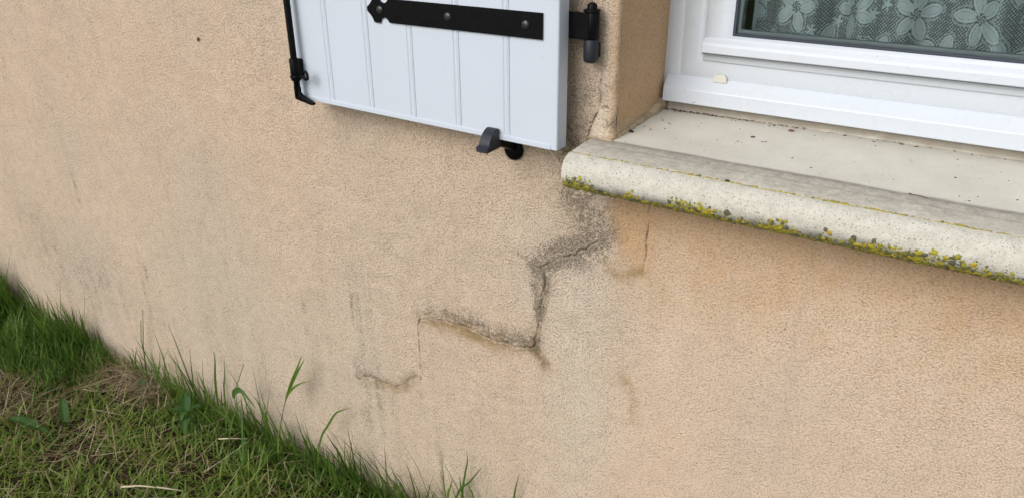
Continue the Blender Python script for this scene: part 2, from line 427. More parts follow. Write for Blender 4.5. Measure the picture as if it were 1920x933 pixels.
def full(fn, box):
    """evaluate fn only inside a box of the wall, zero elsewhere"""
    out = np.zeros(X.shape, np.float32)
    i0, i1 = np.searchsorted(xs, [box[0], box[1]]); j0, j1 = np.searchsorted(zs, [box[2], box[3]])
    out[i0:i1, j0:j1] = fn(X[i0:i1, j0:j1], Z[i0:i1, j0:j1]); return out
n1 = fbm(X * 30, Z * 30, 21, 3); n2 = fbm(X * 90, Z * 90, 31, 2); n0 = fbm(X * 6, Z * 6, 41, 3)
st1 = fbm(X * 45, Z * 3.0, 51, 3)
G_ = lambda d, s: np.exp(-(d / s) ** 2)
def blob(cx, cz, sx, sz): return np.exp(-((X - cx) / sx) ** 2 - ((Z - cz) / sz) ** 2)
def band(pts, s, off=0.0, prof=None, jit=0.006):
    q = [(x, z + off) for x, z in pts]
    bx = (min(p[0] for p in q) - 4 * s, max(p[0] for p in q) + 4 * s, min(p[1] for p in q) - 4 * s, max(p[1] for p in q) + 4 * s)
    def fn(x, z):
        d, t = pdist(x + jit * vnoise(x * 50, z * 50, 61), z + jit * vnoise(x * 50, z * 50, 62), q)
        r = G_(d, s)
        return r * (np.interp(t, *prof) if prof else 1)
    return full(fn, bx)
grime = np.zeros(X.shape, np.float32)
grime += 0.85 * band(cA[:6], 0.024, 0.004, ((0, .12, .3, .75, 1), (.5, .8, 1, .9, .8)))
grime += 0.70 * blob(-0.605, 0.838, 0.048, 0.028) + 0.55 * blob(-0.648, 0.812, 0.02, 0.02) 
grime += 0.65 * band(cA[5:10], 0.010) + 0.62 * band(cH, 0.011) + 0.30 * band(cA[9:], 0.010)
grime += 0.60 * band(cG, 0.008, 0, ((0, 1), (.4, 1)))
grime += 0.85 * band(cB, 0.014, 0.011, ((0, .15, .45, .6, .8, 1), (.95, .85, .55, .6, .25, .22)))
grime += 0.30 * band(cB, 0.018, 0.024, ((0, .5, 1), (.7, 1, .3)))
grime += 0.50 * blob(-0.69, 0.612, 0.02, 0.016) + 0.40 * band(cI, 0.007)
grime += 0.45 * band(cD, 0.009, 0.008, ((0, .2, .5, 1), (1, .5, .4, 1))) + 0.35 * blob(-1.178, 0.385, 0.012, 0.03)
grime += 0.50 * blob(-0.592, 0.940, 0.036, 0.060) + 0.45 * band([(-0.535, 0.880), (-0.565, 0.905), (-0.60, 0.94)], 0.022) + 0.45 * blob(-0.612, 1.035, 0.026, 0.06) + 0.35 * blob(-0.585, 1.10, 0.03, 0.06) + 0.35 * blob(-0.578, 0.99, 0.03, 0.03)
grime += 0.10 * np.clip(st1 + 0.1, 0, 1) * sstep(0.8, 0.3, Z) * sstep(-0.6, -0.9, X) + 0.26 * blob(-1.15, 0.30, 0.05, 0.16) * (0.6 + 0.8 * st1) + 0.22 * blob(-1.145, 0.55, 0.03, 0.10) * np.clip(0.4 + 2 * st1, 0, 1)
grime += 0.16 * blob(-0.93, 0.20, 0.03, 0.10) * np.clip(0.5 + 2 * st1, 0, 1)
grime += 0.17 * blob(-2.60, 0.41, 0.10, 0.12) + 0.12 * blob(-2.35, 0.30, 0.30, 0.14)
grime += 0.10 * sstep(0.55, 0.1, Z) * (X < -0.7) * np.clip(0.6 + st1, 0, 1)
for cx, cz, h in [(-1.175, 0.56, .05), (-1.34, 0.49, .05), (-2.27, 0.62, .06), (-2.0, 0.42, .04), (-2.03, 0.37, .03), (-1.62, .52, .04), (-1.12, .33, .04), (-0.935, .155, .05), (-1.16, .30, .05), (-0.865, .64, .03), (-0.83, .625, .025)]:
    grime += 0.55 * blob(cx, cz, 0.0045, h) * np.clip(0.6 + n1 * 1.2, 0, 1)
n3 = vnoise(X * 240, Z * 240, 131)
grime *= 1.25
grime *= np.clip(0.95 + 0.6 * n1 + 0.55 * n2 + 0.55 * n3, 0.08, 2.0)
grime += 0.05 * np.clip(n0, 0, 1) + 0.20 * sstep(0.13, 0.0, Z + 0.04 * n1) * (X < 0.5)
grime *= np.where(X > -0.53, np.maximum(sstep(-0.47, -0.53, X), 0.6 * sstep(0.8, 0.6, Z)), 1)
wob_ = 1.2 * (0.016 * n0 + 0.011 * n1)
ochre = 1.0 * band(cB, 0.019, -0.007, ((0, .15, .5, .9, 1), (.5, .7, 1, .8, .3))) + 0.95 * band(cD, 0.015, -0.007, ((0, .3, .5, 1), (.2, .9, 1, .1)))
ochre += 0.75 * band(cA[6:], 0.013, 0, ((0, .5, .8, 1), (.5, .5, 1, .9))) + 0.75 * band(cI, 0.012, -0.003)
ochre += 0.85 * band(cJ, 0.011) + 0.50 * band(cK, 0.012) + 0.20 * blob(-0.60, 0.93, 0.035, 0.05)
ochre *= np.clip(0.9 + 0.6 * n1 + 0.5 * n2 + 0.4 * n3, 0.1, 1.7)
pale = 0.80 * np.exp(-((X + 0.590 + wob_) / 0.085) ** 2) * sstep(0.05, 0.5, Z) * sstep(0.90, 0.74, Z) + 0.55 * blob(-0.548, 0.935, 0.016, 0.045)
pale += 0.40 * blob(-1.14, 0.42, 0.06, 0.25) + 0.35 * blob(-0.72, 0.86, 0.06, 0.06) + 0.35 * blob(-0.70, 0.70, 0.03, 0.06)
pale += 0.30 * sstep(-0.55, -1.0, X) * sstep(0.9, 0.2, Z)
pale *= np.clip(0.9 + 0.5 * n1, 0.1, 1.4)
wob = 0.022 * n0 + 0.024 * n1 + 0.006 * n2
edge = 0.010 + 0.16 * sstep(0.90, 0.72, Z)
fresh_shade = sstep(-0.540 - 0.5 * edge, -0.518 + edge, X + wob) * sstep(0.72, 0.97, Z + 3 * wob) * 0.80  # orange band fading down from the sill, some of the sill's shade painted in
fresh_shade += 0.42 * blob(-0.485, 0.885, 0.045, 0.07) * sstep(-0.550, -0.500, X + wob)
fresh_shade += 0.08 * sstep(-0.56, -0.45, X) * sstep(1.05, 0.4, Z)
fresh_shade += np.where((X > AX - 0.02) & (Z > 1.05), 0.6 * sstep(AX - 0.02, AX, X), 0)
crk = np.zeros(X.shape, np.float32)
def crack(pts, w, prof):
    bx = (min(p[0] for p in pts) - .02, max(p[0] for p in pts) + .02, min(p[1] for p in pts) - .02, max(p[1] for p in pts) + .02)
    def fn(x, z):
        d, t = pdist(x, z, pts); ww = w * (0.75 + 0.5 * vnoise(x * 60, z * 60, 77))
        return G_(d, ww) * np.interp(t, *prof) * np.clip(0.55 + 1.1 * vnoise(x * 70, z * 70, 78) + 0.5 * vnoise(x * 200, z * 200, 79), 0, 1)
    return full(fn, bx)
crk = np.maximum(crk, crack(wcA, 0.0017, ((0, .1, .3, .5, .7, .95, 1), (.1, .35, .55, .7, .6, .9, .6))))
crk = np.maximum(crk, crack(wcB, 0.0016, ((0, .3, .6, 1), (.7, 1, .8, .5))))
crk = np.maximum(crk, crack(wcC, 0.0013, ((0, .3, .7, 1), (.9, .8, .6, .2))))
crk = np.maximum(crk, crack(wcE, 0.0012, ((0, .2, .6, 1), (.3, .8, 1, .2))))
crk = np.maximum(crk, crack(wcF, 0.0015, ((0, .4, .55, 1), (.15, .6, 1, 1))))
crk = np.maximum(crk, 0.35 * band(cD, 0.0025))
for q, w_, sd_ in (([(-0.5614, 1.1036), (-0.550, 1.109), (-0.536, 1.106)], .0012, 21), ([(-0.581, 1.046), (-0.560, 1.0505), (-0.534, 1.0515)], .0016, 22), ([(-0.5703, 1.0817), (-0.585, 1.075), (-0.594, 1.062)], .0009, 23),
                   ([(-0.6291, 0.8184), (-0.640, 0.832), (-0.646, 0.846)], .0009, 24), ([(-0.7855, 0.591), (-0.792, 0.607), (-0.790, 0.622)], .0009, 25), ([(-0.5683, 0.8567), (-0.575, 0.875)], .0009, 26), ([(-0.669, 0.7022), (-0.678, 0.690)], .0009, 27)):
    crk = np.maximum(crk, crack(wig(q, 0.008, 0.002, sd_), w_, ((0, 1), (.9, .5))))
# shape: trowel waves, rounded arris, cracks cut in
Y = 0.0011 * fbm(X * 18, Z * 18, 5, 3) + 0.0006 * n1 + 0.006 * crk - 0.0012 * full(lambda x, z: G_(pdist(x, z, wcA)[0] - 0.004, 0.003) + G_(pdist(x, z, wcB)[0] - 0.004, 0.003), (-1.0, -0.52, 0.55, 0.90))
Y = np.where(Z < 1.0, Y * (1 - 0.4 * sstep(-0.60, -0.40, X)), Y)
dd = np.clip((X - (AX - RB)) / RB, 0, 1)
isop = (Z > OPEN_B - 1e-5) & (Z < OPEN_T + 1e-5) & (X <= AX + 1e-4)
Y = np.where(isop, Y + RB - RB * np.sqrt(np.clip(1 - dd * dd, 0, 1)), Y)
rag = 0.0016 * fbm(Z * 60, Z * 0 + 3.3, 15, 3)
XX = np.where(isop, X + rag * dd, X)
smooth = 0.35 * sstep(-0.60, -0.40, X) * (Z < 1.0) + np.where(isop, 0.5 * dd, 0)
chip = isop & (X > np.interp(Z, [1.04, 1.0624, 1.0817, 1.1036, 1.112], [-0.581, -0.577, -0.570, -0.561, -0.531])) & (Z < 1.110 + 0.004 * n1)
chs = chip.astype(np.float32) * sstep(0.0, 0.004, X - np.interp(Z, [1.04, 1.0624, 1.0817, 1.1036, 1.112], [-0.581, -0.577, -0.570, -0.561, -0.531]))
Y = Y - 0.0016 * chs + 0.0015 * chs * fbm(X * 70, Z * 70, 97, 2); smooth = np.maximum(smooth, 0.55 * chs); pale = pale + 0.6 * chs
grime = grime * (1 - 0.7 * chs) + 0.6 * chs * np.clip(blob(-0.537, 1.082, 0.012, 0.010) + 0.6 * blob(-0.55, 1.053, 0.03, 0.006), 0, 1)
F = grid_faces(len(xs), len(zs))
ci = 0.5 * (xs[:-1] + xs[1:])[:, None] + 0 * zs[None, :-1]; cj = 0.5 * (zs[:-1] + zs[1:])[None, :] + 0 * xs[:-1, None]
keep = ~((ci > AX) & (ci < OPEN_R) & (cj > OPEN_B) & (cj < OPEN_T))
F = F[keep.ravel()]
V = np.stack([XX, Y, Z], -1).reshape(-1, 3)
used = np.zeros(len(V), bool); used[F.ravel()] = True; remap = np.cumsum(used) - 1
sel = lambda a: np.clip(np.broadcast_to(a, X.shape).reshape(-1)[used], 0, 1)
wall = link('wall_face', mesh_np('wall_face', V[used], remap[F], True, dict(grime=sel(grime), ochre=sel(ochre), pale=sel(pale), fresh_shade=sel(fresh_shade), crack=sel(crk), smooth=sel(smooth))), M_WALL)
inv(wall, house)
# jamb of the window opening, a smoother coat
ys = np.concatenate([np.linspace(RB, 0.25, 110)]); zj = lines((OPEN_B, 1.30, 0.0025), (1.30, OPEN_T, 0.05))
JY, JZ = np.meshgrid(ys, zj, indexing='ij')
rj = np.interp(JZ, zs, (0.0016 * fbm(zs * 60, zs * 0 + 3.3, 15, 3)))
JX = AX + rj * np.clip(1 - (JY - RB) / 0.02, 0, 1) + 0.0008 * fbm(JY * 30, JZ * 30, 91, 3)
foot = sstep(1.085, 1.058, JZ + 0.006 * fbm(JY * 50, JZ * 50, 92, 3))
jg = 0.10 * np.clip(0.7 + fbm(JY * 25, JZ * 25, 94, 3), 0, 1) + 0.25 * foot * np.clip(0.6 + fbm(JY * 60, JZ * 60, 93, 2), 0, 1) + 0.6 * sstep(0.012, 0.0, np.abs(JY - 0.197)) * sstep(1.12, 1.08, JZ)
Vj = np.stack([JX, JY, JZ], -1).reshape(-1, 3)
z0 = np.zeros(JX.size, np.float32)
jamb = link('window_jamb', mesh_np('window_jamb', Vj, grid_faces(len(ys), len(zj)), True,
    dict(grime=jg.ravel(), ochre=z0, pale=(0.5 * foot).ravel(), fresh_shade=(1.0 - 0.5 * foot).ravel(), crack=z0, smooth=z0 + 0.85)), M_WALL)
inv(jamb, house)
# right jamb and lintel (outside the picture) close the opening
b = B(); b.box((OPEN_R, 0.012, OPEN_B), (OPEN_R + 0.02, 0.25, OPEN_T)); inv(b.done('window_jamb', M_WALL), house)
b = B(); b.box((AX, 0.012, OPEN_T), (OPEN_R, 0.25, OPEN_T + 0.02)); inv(b.done('lintel', M_WALL), house)
# room behind the curtain: five plain inner faces
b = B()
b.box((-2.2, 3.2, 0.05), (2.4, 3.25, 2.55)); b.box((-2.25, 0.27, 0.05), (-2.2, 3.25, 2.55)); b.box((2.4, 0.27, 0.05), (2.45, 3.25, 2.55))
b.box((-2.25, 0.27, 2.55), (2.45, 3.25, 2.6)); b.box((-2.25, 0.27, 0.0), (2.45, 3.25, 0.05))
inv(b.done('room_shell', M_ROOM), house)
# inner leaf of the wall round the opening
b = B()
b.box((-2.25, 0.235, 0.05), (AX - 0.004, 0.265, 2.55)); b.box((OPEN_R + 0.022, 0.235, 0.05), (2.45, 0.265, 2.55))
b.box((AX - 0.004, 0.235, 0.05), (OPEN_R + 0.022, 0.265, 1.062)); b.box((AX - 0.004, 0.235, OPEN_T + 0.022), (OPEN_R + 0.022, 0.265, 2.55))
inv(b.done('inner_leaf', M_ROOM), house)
# crumbly mortar fillets
def lump(name, pts, rads, mat, seed, parent, n=9, sub=6):
    rd = random.Random(seed); P = []
    for (a, ra), (c, rc) in zip(zip(pts, rads), list(zip(pts, rads))[1:]):
        for i in range(sub):
            t = i / sub; P.append((Vector(a).lerp(Vector(c), t), ra + (rc - ra) * t))
    P.append((Vector(pts[-1]), rads[-1]))
    bb = B(); bb.tube([p + Vector((0, 0, rd.uniform(-.0008, .0008))) for p, r in P], [r * rd.uniform(0.75, 1.25) for p, r in P], n)
    for v in bb.bm.verts: v.co += Vector((rd.uniform(-1, 1), rd.uniform(-1, 1), rd.uniform(-1, 1))) * 0.0009
    return inv(bb.done(name, mat), parent)
zsill = lambda y: 1.0548 + 0.06 * y
lump('mortar_fillet', [(AX - .001, 0.012, zsill(.012)), (AX, 0.08, zsill(.08) + .001), (AX, 0.14, zsill(.14) + .002), (AX - .001, 0.196, zsill(.196) + .006)], [0.005, 0.006, 0.009, 0.013], M_MORT, 4, house)
lump('mortar_fillet', [(-0.578, -0.001, zsill(0)), (-0.55, -0.001, zsill(0)), (-0.533, -0.001, zsill(0))], [0.0025, 0.003, 0.0035], M_MORT, 9, house)

# ------------------------------------------------------------------ window sill with rounded nose
R_N, CYN = 0.029, -0.075
ztop = zsill(CYN); CZN = ztop - R_N
prof = [(0.235, zsill(0.196)), (0.1975, zsill(0.196)), (0.0, zsill(0)), (-0.0715, zsill(-0.0715)), (-0.0735, zsill(-0.0735) - 0.0016), (-0.0755, ztop)]
prof = [(0.235, 1.0965), (0.204, 1.0965), (0.1985, 1.0900), (0.1975, zsill(0.1975) + 0.004), (0.192, zsill(0.192))] + prof[2:]
for i in range(1, 25):
    a = math.pi / 2 + math.pi * i / 24
    prof.append((CYN + R_N * math.cos(a) * 0.97, CZN + R_N * math.sin(a)))
prof += [(-0.040, CZN - R_N + 0.001), (-0.036, CZN - R_N + 0.006), (-0.030, CZN - R_N + 0.006), (-0.026, CZN - R_N), (0.10, CZN - R_N), (0.235, CZN - R_N)]
sillE = empty('window_sill', (-0.1, 0, CZN - R_N))
tag(sillE, 'off white cast stone window sill with rounded nose and yellow lichen', 'window sill', kind='thing')
XL, XR = -0.5725, 0.86
cols = np.concatenate([[XL + 0.0], [XL + 0.0012], [XL + 0.004], np.linspace(XL + 0.012, 0.3, 160), [XR]])
P = np.array(prof); npf = len(P); cen = P.mean(0)
SV = []
for i, x in enumerate(cols):
    q = P.copy()
    if i == 0: q = q + (np.array([CYN, CZN]) - q) / np.maximum(1e-6, np.linalg.norm(q - [CYN, CZN], axis=1))[:, None] * 0.003 
    jx = 0.0009 * fbm(np.full(npf, x * 25), np.arange(npf) * 0.7, 71, 2); rr = q.copy()
    nose = (P[:, 0] < -0.07); 
    q[nose] = q[nose] + (q[nose] - [CYN, CZN]) * (jx[nose] / R_N)[:, None]
    SV.append(np.column_stack([np.full(npf, x), q]))
SV = np.array(SV); nc = len(cols)
Fs = []
for i in range(nc - 1):
    for j in range(npf):
        j2 = (j + 1) % npf
        Fs.append((i * npf + j, i * npf + j2, (i + 1) * npf + j2, (i + 1) * npf + j))
Fs = np.array(Fs)
caps = [np.array([list(range(npf))[::-1]]), np.array([[(nc - 1) * npf + j for j in range(npf)]])]
sb = link('sill_body', mesh_np('sill_body', SV.reshape(-1, 3), [Fs] + caps, False), M_SILL)
sb.data.polygons.foreach_set('use_smooth', np.array([True] * len(Fs) + [False, False]))
bm_ = bmesh.new(); bm_.from_mesh(sb.data); bmesh.ops.recalc_face_normals(bm_, faces=bm_.faces[:])
for e in bm_.edges:
    if len(e.link_faces) == 2 and e.calc_face_angle(0) > math.radians(28): e.smooth = False
bm_.to_mesh(sb.data); bm_.free()
# the material reads world-like coordinates, so the body keeps its own origin at the world origin
inv(sb, sillE)
# lichen: little domed crusts on the underside of the nose and along the groove
LV, LF, LT = [], [], []
def crust(c, n, r, h, tint):
    n = n / np.linalg.norm(n); a = np.cross(n, [1, 0.1, 0.2]); a /= np.linalg.norm(a); b_ = np.cross(n, a)
    k = 7; base = len(LV); ph = rng.uniform(0, 6.28)
    for ring, (fr, fh) in enumerate(((1.0, -0.1), (0.62, 0.75))):
        for i in range(k):
            t = ph + 2 * math.pi * i / k; q = r * fr * rng.uniform(0.45, 1.5)
            LV.append(c + (a * math.cos(t) + b_ * math.sin(t)) * q + n * h * fh * rng.uniform(0.7, 1.3)); LT.append(np.clip(tint + rng.uniform(-.12, .12) - (0.15 if ring == 0 else 0), 0, 1))
    LV.append(c + n * h * 0.8); LT.append(min(1, tint + 0.1))
    for i in range(k):
        i2 = (i + 1) % k
        LF.append((base + i, base + i2, base + k + i2)); LF.append((base + i, base + k + i2, base + k + i)); LF.append((base + k + i, base + k + i2, base + 2 * k))
def nose_pt(x, ang): 
    return np.array([x, CYN + R_N * math.cos(ang) * 0.97, CZN + R_N * math.sin(ang)]), np.array([0, math.cos(ang), math.sin(ang)])
xsamp = rng.uniform(XL + 0.003, 0.16, 15000)
dens = np.clip(0.66 + 1.1 * fbm(xsamp * 30, xsamp * 0 + 1.7, 101, 3), 0.45, 1) + 0.5 * np.exp(-((xsamp - XL - 0.015) / 0.02) ** 2)
cnt = 0
for x, d_ in zip(xsamp, dens):
    if rng.random() > d_ * 0.50: continue
    sp = abs(rng.normal(0, 1)) * (5 + 23 * min(1, d_))
    ang = math.radians(242 - sp + 4 * rng.normal())
    if ang < math.radians(180): continue
    c, n = nose_pt(x, ang); r = float(np.clip(rng.lognormal(-6.50, 0.55), 0.0005, 0.0046))
    low = 1 - np.clip((math.degrees(ang) - 225) / 35, 0, 1) * 0.6
    crust(c, n, r, r * rng.uniform(0.18, 0.40), float(np.clip(rng.normal(0.55, 0.20) * (0.55 + 0.45 * low), 0, 0.95) if rng.random() > 0.28 else rng.uniform(0, 0.2))); cnt += 1
for _ in range(900):
    x = rng.uniform(XL + 0.002, 0.16)
    if rng.random() > 0.25 + 0.9 * max(0, float(fbm(np.array([x * 22]), np.array([5.5]), 111, 2)[0]) + 0.25) * (1.0 if x > -0.42 or x < -0.55 else 0.35): continue
    y = -0.0735 + rng.normal(0, 0.0011)
    r = float(np.clip(rng.lognormal(-6.35, 0.4), 0.0008, 0.0034))
    crust(np.array([x, y, zsill(y) - 0.0006]), np.array([0, -0.1, 1.0]), r, r * 0.4, float(np.clip(rng.normal(0.72, 0.2), 0, 1)))
lo = link('lichen', mesh_np('lichen', np.array(LV), np.array(LF), False, dict(tint=np.array(LT))), M_LICH)
inv(lo, sillE); tag(lo, kind='stuff')

# small things lying on the sill
def crumbs(name, pts, mat, seed, r=0.0012):
    bb = B(); 
    for i, p in enumerate(pts): bb.blob(p, (r, r, r * 0.7), 0.3, 1, seed + i)
    return bb.done(name, mat)
def fly(name, loc, rot, s, label, cat, on_wall=False):
    e = empty(name, loc)
    bb = B(); bb.blob((0, 0, 0.0018), (0.0026, 0.0015, 0.0014), 0.08, 2, 1); bb.blob((0.0031, 0, 0.0019), (0.0012, 0.0012, 0.0011), 0.06, 2, 2); bb.blob((-0.0034, 0, 0.0016), (0.0024, 0.0013, 0.0011), 0.08, 2, 3)
    o = bb.done('body', M_DARK); o.parent = e
    for sg in (-1, 1):
        for k in (-1, 0, 1):
            bb = B(); bb.tube([(k * 0.0014, sg * 0.0008, 0.0017), (k * 0.0026, sg * 0.0030, 0.0026), (k * 0.0036, sg * 0.0046, 0.0003)], [0.00028, 0.00022, 0.00015], 5)
            o = bb.done('leg', M_DARK); o.parent = e
    e.rotation_euler = rot; e.scale = (s, s, s)
    return tag(e, label, cat)
fly('insect', (-1.5638, -0.0018, 1.1223), (math.radians(90), math.radians(-60), 0), 1.15, 'tiny dark insect clinging to the bare beige wall left of the shutter', 'insect')
fly('dead_fly', (-0.3373, 0.1146, zsill(.1146)), (0, 0, 0.5), 0.72, 'small black dead fly lying in the middle of the cream sill', 'insect')
bb = B(); bb.blob((0, 0, 0.0022), (0.0034, 0.0026, 0.0024), 0.3, 2, 5); bb.blob((0.003, 0.001, 0.0014), (0.002, 0.0016, 0.0014), 0.3, 2, 6)
o = bb.done('dropping', M_DARK); o.location = (-0.5235, 0.049, zsill(.049)); tag(o, 'black crumb on the sill close to the foot of the rendered jamb', 'dropping')
bb = B(); bb.blob((0, 0, 0.0012), (0.0036, 0.0020, 0.0013), 0.3, 2, 8)
o = bb.done('dropping', M_DARK); o.location = (-0.3154, -0.0735, zsill(-.0735)); tag(o, 'black crumb caught in the groove along the sill nose', 'dropping')
me = mesh_np('dry_leaf_scrap', np.array([(-.006, -.001, .0008), (-.002, -.0035, .0025), (.003, -.002, .0012), (.006, .001, .003), (.002, .0035, .0012), (-.003, .003, .0028), (0, 0, .0036)]), np.array([(0, 1, 6), (1, 2, 6), (2, 3, 6), (3, 4, 6), (4, 5, 6), (5, 0, 6)]))
o = link('dry_leaf_scrap', me, M_RUST, None, (-0.2912, 0.168, zsill(.168))); tag(o, 'reddish brown scrap of dry leaf on the sill beneath the window trim', 'leaf')
bb = B(); bb.tube([(0, 0, 0.0007), (0.012, 0.002, 0.0009), (0.024, -0.001, 0.0007)], 0.0004, 5); bb.blob((0, 0, .001), (.0018, .0015, .001), .2, 1, 3)
o = bb.done('grass_seed', M_DIRT); o.location = (-0.085, -0.004, zsill(-.004)); o.rotation_euler = (0, 0, -0.2); tag(o, 'thin brown grass seed at the front of the sill near the right edge', 'seed')
pts = []
for _ in range(70):
    x = rng.uniform(AX + 0.012, 0.12); y = rng.uniform(0.0, 0.19); pts.append((x, y, zsill(y) + 0.0003))
for _ in range(260):
    x = AX + 0.01 + rng.exponential(0.12); y = 0.192 - abs(rng.normal(0, 0.005)); 
    if x < 0.1: pts.append((x, y, zsill(y) + 0.0006))
bb = B()
for i, p in enumerate(pts):
    r = rng.uniform(0.0003, 0.0011); L_ = rng.choice([1, 1, 1.6, 3.0])
    bb.blob(p, (r * L_, r, r * 0.8), 0.3, 1, i)
o = bb.done('dirt_crumbs', M_DIRT); tag(o, 'fine brown dirt crumbs scattered over the cream sill and under the trim', 'debris', kind='stuff')

# ------------------------------------------------------------------ window
FY = 0.200
win = empty('window', (0.13, FY, 1.10))
tag(win, 'white plastic window with grey gasket round its glass above the sill', 'window', kind='thing')
def ring(name, x0, x1, z0, z1, prof, mat, parent):
    """mitred frame: prof = closed outline of (distance inward from the outer edge, y)"""
    n = len(prof); V = []
    for d, y in prof:
        V += [(x0 + d, y, z0 + d), (x1 - d, y, z0 + d), (x1 - d, y, z1 - d), (x0 + d, y, z1 - d)]
    Fq = []
    for i in range(n):
        j = (i + 1) % n
        for k in range(4):
            k2 = (k + 1) % 4; Fq.append((i * 4 + k, i * 4 + k2, j * 4 + k2, j * 4 + k))
    me = mesh_np(name, np.array(V), np.array(Fq)); o = link(name, me, mat)
    bmx = bmesh.new(); bmx.from_mesh(me); bmesh.ops.recalc_face_normals(bmx, faces=bmx.faces[:]); bmx.to_mesh(me); bmx.free()
    return inv(o, parent)
FX0, FX1, FZ0, FZ1 = -0.5335, OPEN_R + 0.001, 1.0985, OPEN_T + 0.001
ring('frame', FX0, FX1, FZ0, FZ1, [(0, 0.264), (0, FY + .001), (.001, FY), (.026, FY), (.028, FY + .0012), (.0305, FY + .0012), (.0325, FY), (.060, FY), (.0625, FY + .001), (.0690, FY + .009), (.0700, FY + .012), (.0700, 0.264)], M_PVC, win)
SX0, SX1, SZ0, SZ1 = -0.4625, FX1 - 0.071, FZ0 + 0.059, FZ1 - 0.071
SX0 = FX0 + 0.071
ring('sash', SX0, SX1, SZ0, SZ1, [(0, 0.262), (0, FY - .003), (.0015, FY - .0045), (.028, FY - .0045), (.030, FY - .0035), (.0315, FY - .0035), (.034, FY - .0025), (.0445, FY + .010), (.046, FY + .013), (.046, 0.262)], M_PVC, win)
ring('gasket', SX0 + .0435, SX1 - .0435, SZ0 + .0435, SZ1 - .0435, [(0, FY + .013), (0, FY + .0085), (.0008, FY + .0078), (.0035, FY + .0100), (.0042, FY + .013)], M_GASK, win)
b = B(); b.box((SX0 + .045, FY + .0125, SZ0 + .045), (SX1 - .045, FY + .0165, SZ1 - .045)); b.done('pane', M_GLASS, win)
ring('spacer', SX0 + .0452, SX1 - .0452, SZ0 + .0452, SZ1 - .0452, [(0, FY + .030), (0, FY + .0180), (.0075, FY + .0180), (.0075, FY + .030)], M_GASKL, win)
# weather bar on the foot of the sash
wz = SZ0 + 0.0165
b = B(); b.prism([(FY - .0055, wz + .024), (FY - .0065, wz + .0225), (FY - .0160, wz + .0165), (FY - .0190, wz + .012), (FY - .0198, wz + .001), (FY - .0190, wz), (FY - .0040, wz)], 0, SX0 + .0005, SX1 - .001, 0.0006, 1)
b.done('weather_bar', M_PVC, win)
b = B(); b.box((SX0 + .001, FY - .0145, wz - .0032), (SX1 - .002, FY + .006, wz - .0002)); b.done('seal', M_GASKL, win)
# trim over the joint between frame and sill
b = B(); b.prism([(FY - .0005, 1.1275), (FY - .0025, 1.1270), (FY - .0190, 1.1085), (FY - .0200, 1.1068), (FY - .0200, 1.0838), (FY - .0192, 1.0830), (FY - .0172, 1.0830), (FY - .0168, 1.1040), (FY - .0005, 1.1225)], 0, -0.5245, OPEN_R - 0.004, 0.0007, 2)
b.done('sill_trim', M_COVER, win)
b = B(); pr = []
for i in range(13):
    a = math.pi * i / 12; pr.append((-0.4280 - 0.0125 * math.cos(a), 1.1265 + 0.0115 * math.sin(a) ** 0.8))
pr = [(-0.4155, 1.1235), (-0.4405, 1.1235)] + pr
b.prism(pr, 1, FY - .0085, FY - .0002, 0.0015, 2); b.done('drain_cap', M_IVORY, win)

# lace curtain behind the glass
u = lines((SX0 + 0.053, 0.16, 0.0013), (0.16, SX1 - 0.03, 0.02)); zc = lines((1.09, 1.40, 0.0013), (1.40, 2.1, 0.03))
U, ZC = np.meshgrid(u, zc, indexing='ij')
CYy = 0.268 + 0.020 * np.sin(U * 44 + 0.7 + 0.8 * np.sin(U * 21)) + 0.009 * np.sin(U * 97 + 2.0) + 0.004 * fbm(U * 20, ZC * 5, 7, 2)
us = U * 1.25                     # cloth is gathered a little
den = np.zeros(U.shape); 
cell = 0.0060
a_ = us / cell; c_ = ZC / cell
net = np.maximum(np.cos(math.pi * (a_ + c_)) ** 2, np.cos(math.pi * (a_ - c_)) ** 2)
den = 0.0 + 0.9 * sstep(0.74, 0.93, net)
def petal(cx, cz, ang, L, Wd):
    dx = us - cx; dz = ZC - cz; s = dx * math.cos(ang) + dz * math.sin(ang); w = -dx * math.sin(ang) + dz * math.cos(ang)
    t = np.clip(s / L, 0.001, 0.999); hw = Wd * np.sin(math.pi * t ** 1.25) ** 0.6
    e = np.abs(w) - hw; e = np.where((s < 0) | (s > L), np.maximum(e, np.minimum(np.abs(s), np.abs(s - L))), e)
    return e, s
rd = random.Random(5)
fx = SX0
flowers = []
for r_ in range(5):
    for i in range(-1, 10):
        flowers.append((SX0 * 1.25 + 0.05 + 0.112 * (i + 0.5 * (r_ % 2)), 1.108 + 0.070 * r_, rd.uniform(0, 6.28), rd.uniform(0.9, 1.12)))
for fxx, fzz, ph, sc in flowers:
    if fxx > 0.22: continue
    best = np.full(U.shape, 9.0)
    for k in range(5):
        e, s = petal(fxx, fzz, ph + k * 2 * math.pi / 5 + rd.uniform(-.22, .22), 0.044 * sc * rd.uniform(.8, 1.15), 0.0116 * sc)
        best = np.minimum(best, e)
        vein = np.where((e < -0.003), 1.0, 0.0)
    inside = best < 0
    den = np.where(best < 0.0045, 0.72, den)                            # outline band
    dots = (np.abs(best - 0.0004) < 0.0011) & (np.sin(us * 1500) * np.sin(ZC * 1500) > -0.35)
    den = np.where(dots, 0.10, den)                                     # row of eyelets
    den = np.where(best < -0.0012, 0.97 - 0.12 * np.clip(-best / 0.012, 0, 1), den)
    den = np.where(np.abs(best + 0.0055) < 0.0006, 0.55, den)
    rr = np.hypot(us - fxx, ZC - fzz)
    den = np.where((rr < 0.009), np.where(np.sin(np.arctan2(ZC - fzz, us - fxx) * 6 + rr * 900) > 0.2, 0.92, 0.2), den)
